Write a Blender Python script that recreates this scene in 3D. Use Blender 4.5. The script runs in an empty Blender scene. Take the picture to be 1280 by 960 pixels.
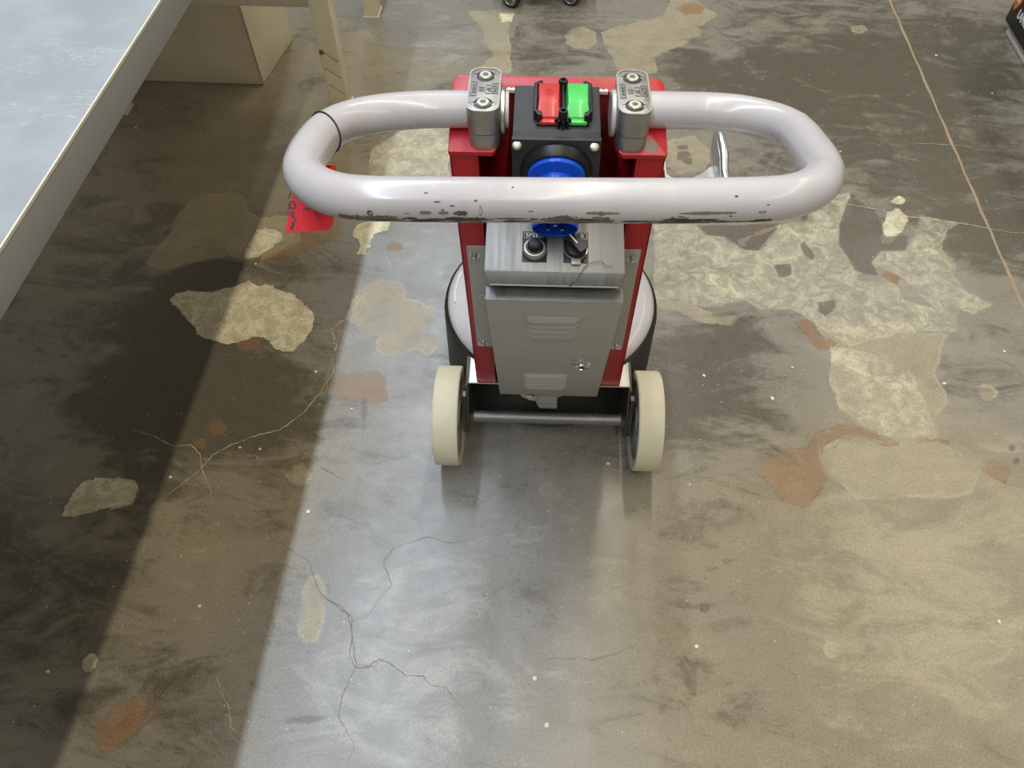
import bpy, bmesh, math, random
import numpy as np
from mathutils import Vector, Matrix
R = math.radians
sc = bpy.context.scene
col = sc.collection
random.seed(7)

# ---------------------------------------------------------------- camera
cam = bpy.data.cameras.new('camera'); cam_o = bpy.data.objects.new('camera', cam); col.objects.link(cam_o)
cam.sensor_fit = 'HORIZONTAL'; cam.sensor_width = 36.0; cam.lens = 27.0; cam.clip_start = .02; cam.clip_end = 100
cr_ = Vector((.99792963, .06404409, -.00590038)); cd_ = Vector((.04836652, -.80777039, -.58750972)); cf_ = Vector((-.04239268, .58600797, -.8091956))
mw = Matrix(((cr_.x, -cd_.x, -cf_.x, 0), (cr_.y, -cd_.y, -cf_.y, 0), (cr_.z, -cd_.z, -cf_.z, 1.384), (0, 0, 0, 1)))
cam_o.matrix_world = mw
sc.camera = cam_o

# ---------------------------------------------------------------- light
sc.view_settings.view_transform = 'Standard'; sc.view_settings.look = 'None'
sc.view_settings.gamma = 1.0; sc.view_settings.use_curve_mapping = False
sc.view_settings.exposure = 0.0
wd = bpy.data.worlds.new('hall'); sc.world = wd; wd.use_nodes = True
bg = wd.node_tree.nodes['Background']; bg.inputs[0].default_value = (1.0, .97, .88, 1); bg.inputs[1].default_value = .17

def area(name, loc, sx, sy, power, colr, rot=(0, 0, 0), spread=180):
    l = bpy.data.lights.new(name, 'AREA'); l.shape = 'RECTANGLE'; l.size = sx; l.size_y = sy
    l.energy = power; l.color = colr; l.spread = R(spread)
    o = bpy.data.objects.new(name, l); o.location = loc; o.rotation_euler = rot; col.objects.link(o)
    return o
# long ceiling strips, running along the aisle, then an added fill
area('strip_and_fill_light', (-1.312, 1.2, 5.5), .09, 12.0, 345, (.74, .85, 1.0))
area('strip_and_fill_light', (.493, 1.2, 5.5), .10, 12.0, 205, (1.0, .91, .72))
area('strip_and_fill_light', (4.2, 1.5, 5.5), .5, 12.0, 150, (1.0, .91, .72))  # broad warm fill from the right, added to lift the shaded sides

# ---------------------------------------------------------------- helpers
def new_obj(name, me, parent=None):
    o = bpy.data.objects.new(name, me); col.objects.link(o)
    if parent: o.parent = parent
    return o

def mk(name, bm, mat, parent=None, sharp=35, smooth=True, bev=0, seg=2):
    if bev:
        bm.normal_update()
        es = [e for e in bm.edges if len(e.link_faces) == 2 and e.calc_face_angle(0) > R(30)]
        bmesh.ops.bevel(bm, geom=es, offset=bev, segments=seg, affect='EDGES', clamp_overlap=True, profile=.6)
    bmesh.ops.recalc_face_normals(bm, faces=bm.faces)
    me = bpy.data.meshes.new(name); bm.to_mesh(me); bm.free()
    if smooth:
        me.shade_smooth(); me.set_sharp_from_angle(angle=R(sharp))
    for m in (mat if isinstance(mat, (list, tuple)) else [mat]): me.materials.append(m)
    return new_obj(name, me, parent)

def tag(o, label=None, cat=None, group=None, kind=None):
    if label: o['label'] = label
    if cat: o['category'] = cat
    if group: o['group'] = group
    if kind: o['kind'] = kind
    return o

def empty(name, loc, rz=0):
    o = bpy.data.objects.new(name, None); col.objects.link(o); o.location = loc; o.rotation_euler = (0, 0, rz)
    o.empty_display_size = .05
    return o

def BM(): return bmesh.new()

def box(bm, x0, x1, y0, y1, z0, z1, M=None):
    vs = [bm.verts.new((x, y, z)) for x in (x0, x1) for y in (y0, y1) for z in (z0, z1)]
    for f in ((0, 1, 3, 2), (4, 6, 7, 5), (0, 4, 5, 1), (2, 3, 7, 6), (0, 2, 6, 4), (1, 5, 7, 3)):
        bm.faces.new([vs[i] for i in f])
    if M: bmesh.ops.transform(bm, matrix=M, verts=vs)
    return vs

def prism(bm, pts, a0, a1, fn):
    """extrude the 2-D polygon pts between a0 and a1; fn(p, q, a) -> xyz"""
    A = [bm.verts.new(fn(p, q, a0)) for p, q in pts]; B = [bm.verts.new(fn(p, q, a1)) for p, q in pts]
    n = len(pts)
    bm.faces.new(A); bm.faces.new(B[::-1])
    for i in range(n): bm.faces.new((A[i], B[i], B[(i+1) % n], A[(i+1) % n]))
    return A + B
YZ = lambda p, q, a: (a, p, q)
XY = lambda p, q, a: (p, q, a)
XZ = lambda p, q, a: (p, a, q)

def rrect(cx, cy, w, h, r, n=5):
    out = []
    for sx, sy, a0 in ((1, 1, 0), (-1, 1, 90), (-1, -1, 180), (1, -1, 270)):
        for i in range(n+1):
            a = R(a0 + 90*i/n)
            out.append((cx + sx*(w/2-r) + r*math.cos(a), cy + sy*(h/2-r) + r*math.sin(a)))
    return out

def axis_matrix(o, z, x=None):
    z = Vector(z).normalized(); x = Vector(x) if x else (Vector((1, 0, 0)) if abs(z.x) < .9 else Vector((0, 1, 0)))
    y = z.cross(x).normalized(); x = y.cross(z).normalized()
    o = Vector(o)
    return Matrix(((x.x, y.x, z.x, o.x), (x.y, y.y, z.y, o.y), (x.z, y.z, z.z, o.z), (0, 0, 0, 1)))

def lathe(bm, prof, M, n=32, closed=False):
    """prof = [(r, h)] revolved about the local z axis of M"""
    rings = []
    for r, h in prof:
        if r < 1e-6: rings.append([bm.verts.new(M @ Vector((0, 0, h)))])
        else: rings.append([bm.verts.new(M @ Vector((r*math.cos(2*math.pi*i/n), r*math.sin(2*math.pi*i/n), h))) for i in range(n)])
    seq = list(zip(rings[:-1], rings[1:]))
    if closed: seq.append((rings[-1], rings[0]))
    for a, b in seq:
        for i in range(n):
            j = (i+1) % n
            if len(a) == 1 and len(b) == 1: continue
            if len(a) == 1: bm.faces.new((a[0], b[i], b[j]))
            elif len(b) == 1: bm.faces.new((a[i], b[0], a[j]))
            else: bm.faces.new((a[i], b[i], b[j], a[j]))
    return rings

def cyl(bm, p0, p1, r, n=20, r1=None):
    p0 = Vector(p0); p1 = Vector(p1); M = axis_matrix(p0, p1-p0); L = (p1-p0).length
    lathe(bm, [(0, 0), (r, 0), (r if r1 is None else r1, L), (0, L)], M, n)

def catmull(pts, k, closed=False):
    P = [Vector(p) for p in pts]; n = len(P); out = []
    rng = range(n) if closed else range(n-1)
    for i in rng:
        if closed: a, b, c, d = P[i-1], P[i], P[(i+1) % n], P[(i+2) % n]
        else: a, b, c, d = P[max(i-1, 0)], P[i], P[i+1], P[min(i+2, n-1)]
        for j in range(k):
            t = j/k
            out.append(.5*((2*b) + (c-a)*t + (2*a-5*b+4*c-d)*t*t + (3*b-a-3*c+d)*t*t*t))
    if not closed: out.append(P[-1])
    return out

def tube(bm, pts, r, n=16, caps=True, ref=(0, 0, 1)):
    P = [Vector(p) for p in pts]; rings = []; nv = Vector(ref)
    for i, p in enumerate(P):
        t = (P[min(i+1, len(P)-1)] - P[max(i-1, 0)]).normalized()
        x = (nv - t*nv.dot(t)).normalized(); y = t.cross(x)
        rr = r[i] if isinstance(r, (list, tuple)) else r
        rings.append([bm.verts.new(p + rr*(x*math.cos(2*math.pi*k/n) + y*math.sin(2*math.pi*k/n))) for k in range(n)])
    for a, b in zip(rings[:-1], rings[1:]):
        for k in range(n): bm.faces.new((a[k], a[(k+1) % n], b[(k+1) % n], b[k]))
    if caps: bm.faces.new(rings[0]); bm.faces.new(rings[-1][::-1])
    return rings

def ribbon(bm, pts, w, z):
    """flat strip along pts in the plane z"""
    P = [Vector((p[0], p[1], 0)) for p in pts]; prev = None
    for i, p in enumerate(P):
        t = (P[min(i+1, len(P)-1)] - P[max(i-1, 0)]).normalized(); s = Vector((-t.y, t.x, 0))
        ww = (w[i] if isinstance(w, list) else w)/2
        a = bm.verts.new((p.x+s.x*ww, p.y+s.y*ww, z)); b = bm.verts.new((p.x-s.x*ww, p.y-s.y*ww, z))
        if prev: bm.faces.new((prev[0], prev[1], b, a))
        prev = (a, b)

def text_obj(name, s, size, M, mat, parent, depth=.0004, sx=1.0, bold=0):
    cu = bpy.data.curves.new('t', 'FONT'); cu.body = s; cu.size = size; cu.extrude = depth; cu.align_x = 'CENTER'; cu.align_y = 'CENTER'; cu.resolution_u = 3; cu.offset = bold
    o = bpy.data.objects.new('t', cu); col.objects.link(o)
    dg = bpy.context.evaluated_depsgraph_get(); me = bpy.data.meshes.new_from_object(o.evaluated_get(dg))
    bpy.data.objects.remove(o); me.transform(M @ Matrix.Diagonal((sx, 1, 1, 1)))
    me.materials.clear(); me.materials.append(mat); me.name = name
    return new_obj(name, me, parent)

def cut(o, bm_cut):
    """real boolean, applied at once"""
    me = bpy.data.meshes.new('c'); bmesh.ops.recalc_face_normals(bm_cut, faces=bm_cut.faces); bm_cut.to_mesh(me); bm_cut.free()
    c = bpy.data.objects.new('c', me); col.objects.link(c)
    par = o.parent; o.parent = None
    md = o.modifiers.new('b', 'BOOLEAN'); md.operation = 'DIFFERENCE'; md.object = c; md.solver = 'EXACT'
    dg = bpy.context.evaluated_depsgraph_get(); dg.update()
    nm = bpy.data.meshes.new_from_object(o.evaluated_get(dg)); o.modifiers.clear()
    old = o.data; o.data = nm; nm.name = o.name; o.parent = par
    bpy.data.objects.remove(c)
    nm.shade_smooth(); nm.set_sharp_from_angle(angle=R(35))

# ---------------------------------------------------------------- node helper
class NT:
    def __init__(s, name):
        s.m = bpy.data.materials.new(name); s.m.use_nodes = True; s.t = s.m.node_tree; s.p = s.t.nodes['Principled BSDF']
        s.co = s.t.nodes.new('ShaderNodeTexCoord').outputs['Object']
    def link(s, a, b): s.t.links.new(a, b)
    def inp(s, sock, v):
        if isinstance(v, bpy.types.NodeSocket): s.link(v, sock)
        elif v is not None: sock.default_value = v
    def math(s, op, a, b=None, c=None, clamp=False):
        n = s.t.nodes.new('ShaderNodeMath'); n.operation = op; n.use_clamp = clamp
        s.inp(n.inputs[0], a); s.inp(n.inputs[1], b)
        if c is not None: s.inp(n.inputs[2], c)
        return n.outputs[0]
    def noise(s, scale, detail=4, rough=.55, vec=None, dist=0, out='Fac'):
        n = s.t.nodes.new('ShaderNodeTexNoise'); n.inputs['Scale'].default_value = scale; n.inputs['Detail'].default_value = detail
        n.inputs['Roughness'].default_value = rough; n.inputs['Distortion'].default_value = dist
        s.link(vec if vec is not None else s.co, n.inputs['Vector']); return n.outputs[out]
    def scaled(s, v, vec=None):
        n = s.t.nodes.new('ShaderNodeMapping'); n.inputs['Scale'].default_value = v; s.link(vec if vec is not None else s.co, n.inputs['Vector']); return n.outputs[0]
    def step(s, x, lo, hi, a=0., b=1.):
        n = s.t.nodes.new('ShaderNodeMapRange'); n.interpolation_type = 'SMOOTHSTEP'
        s.inp(n.inputs['Value'], x); n.inputs['From Min'].default_value = lo; n.inputs['From Max'].default_value = hi
        n.inputs['To Min'].default_value = a; n.inputs['To Max'].default_value = b; return n.outputs['Result']
    def lin(s, x, lo, hi, a, b):
        n = s.t.nodes.new('ShaderNodeMapRange'); s.inp(n.inputs['Value'], x)
        n.inputs['From Min'].default_value = lo; n.inputs['From Max'].default_value = hi; n.inputs['To Min'].default_value = a; n.inputs['To Max'].default_value = b
        return n.outputs['Result']
    def mix(s, f, a, b, mode='MIX'):
        n = s.t.nodes.new('ShaderNodeMix'); n.data_type = 'RGBA'; n.blend_type = mode
        s.inp(n.inputs[0], f)
        for k, v in ((6, a), (7, b)):
            if isinstance(v, (tuple, list)): v = (*v[:3], 1)
            s.inp(n.inputs[k], v)
        return n.outputs[2]
    def attr(s, name):
        n = s.t.nodes.new('ShaderNodeAttribute'); n.attribute_name = name; return n.outputs['Fac']
    def dist(s, c, scl=(1, 1, 1)):
        n = s.t.nodes.new('ShaderNodeMapping'); n.vector_type = 'POINT'
        n.inputs['Scale'].default_value = scl; n.inputs['Location'].default_value = tuple(-a*b for a, b in zip(c, scl)); s.link(s.co, n.inputs['Vector'])
        l = s.t.nodes.new('ShaderNodeVectorMath'); l.operation = 'LENGTH'; s.link(n.outputs[0], l.inputs[0]); return l.outputs['Value']
    def bump(s, h, strength=.2, dist=.001):
        n = s.t.nodes.new('ShaderNodeBump'); n.inputs['Strength'].default_value = strength; n.inputs['Distance'].default_value = dist
        s.link(h, n.inputs['Height']); s.link(n.outputs[0], s.p.inputs['Normal'])
    def set(s, color=None, rough=None, metal=None, coat=None, coat_rough=None, spec=None):
        if color is not None: s.inp(s.p.inputs['Base Color'], (*color[:3], 1) if isinstance(color, (tuple, list)) else color)
        if rough is not None: s.inp(s.p.inputs['Roughness'], rough)
        if metal is not None: s.inp(s.p.inputs['Metallic'], metal)
        if coat is not None: s.inp(s.p.inputs['Coat Weight'], coat)
        if coat_rough is not None: s.inp(s.p.inputs['Coat Roughness'], coat_rough)
        if spec is not None: s.inp(s.p.inputs['Specular IOR Level'], spec)
        return s.m

def lin3(r, g, b):
    f = lambda c: (c/255/12.92) if c/255 <= .04045 else ((c/255+.055)/1.055)**2.4
    return (f(r), f(g), f(b))

def simple(name, rgb, rough=.5, metal=0, var=.12, scale=30, bump=0, coat=0, dirt=None, dirt_amt=.5):
    n = NT(name); c = lin3(*rgb)
    f = n.noise(scale, 5, .6)
    cc = n.mix(n.lin(f, .3, .7, 0, 1), tuple(x*(1-var) for x in c), tuple(min(1, x*(1+var)) for x in c))
    if dirt:
        g = n.noise(scale*2.3, 8, .7)
        cc = n.mix(n.step(g, .62, .72, 0, dirt_amt), cc, lin3(*dirt))
    n.set(cc, n.lin(f, .3, .7, rough*.85, min(1, rough*1.15)), metal, coat, .1)
    if bump: n.bump(n.noise(scale*8, 4, .6), bump, .001)
    return n.m
STAINS={
 'cream':[
  [(-915,1203),(-908,1228),(-874,1240),(-829,1240),(-789,1255),(-762,1266),(-742,1276),(-717,1267),(-698,1280),(-663,1262),(-629,1244),(-592,1212),(-558,1176),(-551,1134),(-566,1097),(-583,1064),(-604,1063),(-629,1079),(-659,1100),(-687,1112),(-713,1088),(-744,1073),(-782,1084),(-811,1096),(-831,1127),(-865,1162),(-894,1185)],
  [(-776,1359),(-775,1414),(-773,1464),(-747,1474),(-712,1462),(-693,1441),(-696,1413),(-726,1389),(-749,1361)],
  [(-940,631),(-941,667),(-930,700),(-896,715),(-864,720),(-826,711),(-809,686),(-812,659),(-860,646),(-904,636)],
  [(-791,337),(-793,354),(-784,368),(-772,366),(-764,350),(-767,337),(-778,332)],
  [(-528,1450),(-513,1497),(-476,1516),(-437,1522),(-430,1479),(-458,1454),(-473,1388),(-496,1386),(-495,1424)],
  [(863,1578),(878,1626),(918,1642),(938,1609),(916,1554),(865,1506),(843,1505)],
  [(908,1676),(934,1689),(945,1672),(930,1652),(907,1655)],
  [(474,1496),(494,1510),(594,1560),(594,1549),(505,1492),(493,1469),(480,1471)],
  [(898,1670),(926,1688),(943,1677),(935,1658),(903,1656)],
  [(-221,2572),(-157,2576),(-171,2518),(-208,2501)],
 ],
 'pale':[
  [(266,1543),(375,1550),(399,1505),(443,1501),(483,1458),(527,1455),(593,1549),(658,1566),(720,1666),(801,1699),(799,1642),(749,1571),(726,1492),(750,1430),(760,1394),(744,1358),(710,1310),(654,1272),(630,1227),(585,1257),(503,1258),(473,1284),(412,1258),(370,1261),(313,1275),(259,1283)],
  [(744,1358),(837,1357),(859,1307),(920,1288),(970,1291),(957,1214),(919,1222),(852,1208),(819,1206),(782,1183),(697,1157),(657,1196),(630,1227),(654,1272)],
  [(805,1427),(827,1472),(898,1476),(943,1556),(969,1624),(1008,1600),(1050,1589),(999,1533),(979,1487),(1015,1458),(998,1396),(1011,1350),(1056,1307),(1008,1282),(970,1291),(920,1288),(863,1401)],
  [(649,1154),(771,1130),(807,1083),(840,972),(829,926),(775,914),(725,920),(672,948),(641,978),(638,1043)],
  [(-528,1801),(-516,1830),(-481,1869),(-436,1913),(-324,1932),(-293,1699),(-507,1694),(-520,1762)],
 ],
 'tan':[
  [(-1017,1324),(-1012,1378),(-991,1435),(-998,1504),(-976,1565),(-935,1591),(-869,1595),(-834,1573),(-813,1526),(-771,1505),(-726,1519),(-673,1499),(-650,1432),(-691,1375),(-746,1350),(-821,1367),(-868,1343),(-930,1318),(-972,1306)],
  [(-480,1173),(-481,1206),(-462,1265),(-425,1303),(-372,1298),(-357,1271),(-350,1237),(-315,1233),(-274,1213),(-267,1186),(-288,1157),(-285,1133),(-259,1127),(-248,1101),(-269,1074),(-304,1093),(-326,1076),(-360,1064),(-391,1077),(-391,1124),(-423,1120),(-445,1148)],
  [(-516,741),(-511,769),(-492,776),(-472,749),(-481,727),(-506,728)],
  [(-422,425),(-431,468),(-430,522),(-412,537),(-389,515),(-376,454),(-384,411),(-405,410)],
  [(575,851),(586,877),(635,906),(678,904),(741,891),(831,909),(873,877),(904,838),(869,787),(797,775),(691,761),(637,765),(615,796),(589,810)],
  [(-325,2575),(-162,2584),(-175,2526),(-183,2447),(-163,2343),(-159,2214),(-265,2209),(-218,2310),(-250,2398),(-274,2489)],
  [(133,2464),(188,2506),(341,2570),(382,2688),(437,2725),(521,2595),(455,2512),(461,2482),(398,2403),(330,2355),(296,2310),(301,2240),(191,2234),(153,2360)],
  [(13,2435),(29,2474),(71,2492),(112,2463),(113,2410),(88,2364),(47,2366),(23,2390)],
  [(-528,1801),(-516,1830),(-481,1869),(-436,1913),(-324,1932),(-293,1699),(-507,1694),(-520,1762)],
  [(319,1895),(392,1914),(428,1879),(436,1814),(414,1771),(347,1753),(313,1779)],
  [(259,1283),(313,1275),(408,1225),(468,1245),(432,1210),(366,1211),(270,1250)],
  [(649,1154),(630,1227),(852,1208),(922,1201),(869,1086),(880,1011),(848,972),(834,918),(767,879),(723,911),(671,943),(641,978),(638,1043)],
  [(955,1053),(984,1062),(993,1041),(973,1024),(956,1029)],
  [(967,2543),(1003,2554),(1013,2527),(983,2503),(966,2515)],
  [(543,455),(541,450),(537,445),(532,442),(527,442),(523,444),(521,448),(521,454),(523,460),(527,464),(532,467),(537,467),(541,465),(543,461)],
  [(577,1989),(573,1978),(564,1970),(552,1965),(540,1964),(529,1968),(522,1976),(521,1986),(524,1996),(533,2004),(545,2010),(558,2010),(568,2006),(575,1999)],
  [(-437,1783),(-382,1818),(-347,1820),(-346,1696),(-424,1692)],
 ],
 'rust':[
  [(-730,241),(-730,252),(-713,261),(-709,283),(-693,296),(-662,299),(-633,288),(-629,270),(-646,254),(-659,235),(-677,219),(-697,209),(-717,220)],
  [(-717,1079),(-705,1099),(-686,1109),(-664,1091),(-656,1073),(-678,1063),(-706,1063)],
  [(-478,982),(-447,1006),(-410,1023),(-387,1027),(-369,1018),(-353,990),(-343,943),(-362,928),(-413,934),(-446,941)],
  [(458,835),(520,869),(556,871),(578,911),(633,937),(684,931),(749,895),(719,892),(664,908),(619,901),(586,877),(573,842),(589,810),(569,777),(534,732),(507,734),(482,748),(453,794)],
  [(900,846),(935,869),(957,849),(944,808),(921,822)],
  [(580,1224),(622,1232),(624,1194),(667,1165),(655,1144),(623,1137),(606,1183)],
  [(484,1543),(549,1560),(594,1560),(539,1481),(484,1465)],
  [(747,1558),(779,1586),(812,1568),(802,1522),(764,1507)],
  [(849,1412),(856,1388),(847,1364),(818,1386)],
  [(-724,1352),(-693,1386),(-650,1432),(-650,1466),(-567,1528),(-551,1449),(-614,1412),(-665,1366)],
  [(-417,1417),(-405,1430),(-389,1428),(-385,1412),(-397,1402),(-410,1404)],
  [(387,2629),(415,2664),(459,2675),(491,2643),(470,2601),(419,2590)],
  [(-717,849),(-706,864),(-679,857),(-677,833),(-702,832)],
  [(-734,807),(-723,819),(-708,812),(-711,796)],
  [(833,913),(853,909),(857,898),(830,905),(787,905),(796,911)],
 ],
 'dark':[
  [(-415,276),(-389,285),(-342,289),(-337,283),(-371,275),(-406,272)],
  [(-401,938),(-390,942),(-381,905),(-379,863),(-377,840),(-381,840),(-387,881)],
  [(633,1486),(648,1497),(665,1444),(654,1431),(640,1449)],
  [(560,1407),(600,1415),(595,1379),(567,1365)],
  [(648,1289),(692,1303),(687,1274),(657,1245),(645,1261)],
  [(749,1571),(798,1684),(858,1618),(856,1525),(922,1542),(899,1483),(836,1473),(802,1433),(809,1385),(761,1401),(735,1492)],
  [(375,1543),(466,1548),(595,1562),(527,1457),(492,1459),(444,1504),(399,1509)],
  [(974,871),(986,876),(987,866),(974,860)],
  [(988,900),(986,897),(984,894),(981,892),(978,892),(975,893),(974,896),(975,899),(977,903),(979,906),(982,907),(985,908),(988,906),(989,904)],
  [(321,517),(319,514),(317,511),(313,509),(309,509),(306,510),(304,513),(303,516),(304,519),(307,522),(310,524),(314,524),(318,523),(320,520)],
  [(345,1874),(373,1876),(376,1858),(344,1856)],
  [(346,1849),(378,1850),(383,1826),(365,1821),(348,1806),(344,1813)],
  [(355,1806),(367,1821),(385,1819),(383,1790),(367,1789)],
  [(-903,1331),(-861,1346),(-783,1343),(-734,1362),(-733,1330),(-773,1307),(-769,1266),(-803,1254),(-877,1250),(-933,1236),(-981,1244),(-950,1286)],
 ],
}
TONE=[(-0.973,0.724,0.06,0.35),(-0.99,1.015,0.06,0.3),(-0.667,0.923,0.2,-0.25),(-0.463,0.34,0.2,-0.2),(-0.645,0.329,0.12,-0.1),(-0.72,1.338,0.2,-0.25),(-0.824,1.93,0.15,0.1),(1.163,2.426,0.45,-0.45),(0.5,2.209,0.3,-0.25),(0.698,1.901,0.15,-0.3),(1.14,1.718,0.2,-0.2),(0.336,1.027,0.15,-0.35),(0.484,0.95,0.1,-0.2),(0.863,1.43,0.12,0.1),(-0.217,0.29,0.2,0.25),(-0.343,0.446,0.15,0.2),(-0.093,0.433,0.15,0.1),(0.152,0.568,0.08,0.2),(-0.931,0.907,0.4,-0.2),(-0.84,0.316,0.3,-0.2),(0.751,0.443,0.25,0.15),(0.593,0.627,0.2,0.15),(-0.538,1.946,0.12,-0.2),(-0.348,1.77,0.1,-0.1),(-0.78,1.334,0.25,-0.1),(-0.811,0.98,0.2,-0.45),(-1.144,1.313,0.3,-0.1),(-0.934,0.533,0.3,-0.25),(-0.912,1.116,0.12,-0.3),(-0.613,0.727,0.15,0.25),(-0.663,0.518,0.12,0.35),(-0.603,0.885,0.1,-0.3),(0.4,1.145,0.12,-0.35),(0.312,0.94,0.12,-0.3),(0.584,1.156,0.1,-0.1),(0.307,0.458,0.18,-0.15),(0.75,0.544,0.3,0.25),(0.497,0.589,0.2,0.15),(0.874,0.781,0.12,0.1),(0.755,0.314,0.06,-0.25),(0.385,0.29,0.15,-0.1),(0.581,0.291,0.15,0.0),(1.068,2.036,0.35,-0.35),(0.748,2.223,0.3,-0.25),(1.127,1.531,0.15,-0.35),(0.925,1.084,0.12,-0.1),(0.677,1.627,0.1,-0.3),(-0.026,2.269,0.15,-0.3),(-0.525,2.335,0.2,0.1),(0.387,2.384,0.2,-0.1),(-0.01,2.613,0.1,-0.2),(-0.364,0.818,0.15,0.0),(-0.367,0.568,0.1,-0.1),(0.046,0.593,0.12,-0.1),(-0.164,0.549,0.12,0.1),(-0.254,0.353,0.15,0.1),(0.136,0.506,0.06,0.05)]  # dark spots under and beside the table paint its shadow deeper; others are mottling
WARM=[(0.555,0.502,0.35,0.6),(0.828,0.725,0.2,0.6),(0.592,0.341,0.3,0.5),(0.426,0.617,0.15,0.3),(-0.779,1.746,0.4,0.4),(-0.588,0.638,0.3,0.3),(-0.237,0.424,0.3,-0.5),(-0.114,0.667,0.2,-0.3),(-0.378,1.358,0.25,-0.5),(-0.682,2.326,0.2,0.5),(-0.547,2.481,0.2,-0.5),(0.305,1.092,0.2,-0.1),(0.871,2.23,0.3,0.1)]
CRACKS=[
 (2.2,[(-427,1394),(-405,1370),(-400,1328)]),
 (2.5,[(-449,1254),(-446,1214),(-457,1191),(-474,1171),(-493,1159),(-506,1134),(-493,1108),(-494,1092),(-484,1093),(-486,1051),(-478,1012),(-484,987),(-481,963),(-490,939)]),
 (2.2,[(-485,1166),(-487,1013),(-492,961),(-520,897),(-560,852),(-616,831),(-659,805),(-687,781),(-704,741),(-735,701),(-760,673),(-778,656)]),
 (2.2,[(-875,833),(-824,819),(-777,798),(-738,803),(-711,779),(-693,736),(-669,705),(-656,679)]),
 (2.0,[(-565,852),(-510,809),(-484,782),(-397,738)]),
 (1.8,[(-658,684),(-618,661),(-567,648),(-528,626),(-519,606),(-477,585),(-430,559),(-419,532),(-394,497),(-340,465),(-325,432),(-313,391),(-306,375),(-321,327),(-322,289),(-286,247),(-296,215)]),
 (1.6,[(-306,375),(-277,373),(-255,394)]),
 (1.6,[(-548,344),(-531,314),(-512,292),(-500,263),(-480,249)]),
 (1.8,[(-394,492),(-357,481),(-331,458),(-325,428),(-321,390),(-306,370),(-288,371),(-267,389),(-235,375),(-216,363),(-187,364),(-173,350),(-147,349),(-130,331),(-106,314)]),
 (1.4,[(-325,458),(-304,460),(-285,498),(-268,525),(-291,570),(-276,598),(-215,626),(-168,615),(-124,625)]),
 (1.3,[(4,401),(51,410),(115,411),(145,422),(174,435),(192,445)]),
 (3,[(752,1660),(808,1643),(870,1632),(929,1608),(991,1605),(1068,1590),(1134,1574),(1184,1563),(1237,1562)]),
 (2,[(1003,1918),(1055,1924),(1122,1922),(1187,1915)]),
 (2,[(-551,1125),(-510,1132),(-480,1166),(-457,1235),(-410,1307)]),
]
CHIPS=[(-615,462),(-633,802),(-590,801),(-757,724),(-456,664),(31,297),(7,372),(841,524),(-416,913),(-516,1009),(-582,1160),(-908,709),(-642,1107),(884,1060),(555,1085),(355,1050),(499,997),(139,810),(806,1871),(1319,2182),(1202,2382),(1044,1160),(292,445),(-740,1336),(-1240,1868),(-560,1868),(-846,330),(-489,1468),(-404,1839)]
TAGSTROKES=[[(-315.7,12.6),(-316.4,8.8),(-317.5,5.7)],[(-314.9,11.9),(-312.5,11.6),(-311.0,9.7),(-311.7,8.9)],[(-311.0,12.0),(-309.4,8.9),(-307.0,7.5),(-305.5,6.7)],[(-309.9,-1.8),(-310.8,1.2),(-313.1,2.0),(-315.8,0.4),(-316.5,-2.7),(-314.9,-5.0),(-311.4,-5.7),(-309.5,-4.1),(-309.9,-1.8),(-312.3,-1.1)],[(-318.4,-5.8),(-316.0,-5.8)],[(-314.4,-9.6),(-315.5,-11.9),(-314.3,-14.2),(-311.6,-14.1),(-310.9,-11.8),(-312.5,-9.9),(-314.4,-9.6)],[(-312.7,-14.9),(-309.6,-17.2),(-308.4,-19.1),(-310.3,-21.0),(-312.2,-21.1),(-312.1,-24.9),(-312.6,-27.2)],[(-310.7,-21.0),(-311.3,-24.9),(-312.1,-27.2)],[(-315.2,-27.3),(-313.2,-28.8),(-310.9,-27.2)],[(-313.6,-26.5),(-313.1,-31.1)],[(-307.8,-28.3),(-305.8,-28.4)],[(-305.9,0.4),(-304.7,0.4)],[(-301.8,0.7),(-296.8,1.1)],[(-306.1,-6.6),(-304.8,-6.5)],[(-301.3,-6.1),(-295.8,-6.1),(-288.5,-5.7)],[(-286.9,-5.6),(-285.7,-9.0),(-286.4,-11.7)],[(-284.2,-8.2),(-281.1,-7.0)],[(-285.7,-10.5),(-283.3,-12.8),(-280.9,-15.0),(-280.5,-17.3)]]
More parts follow.
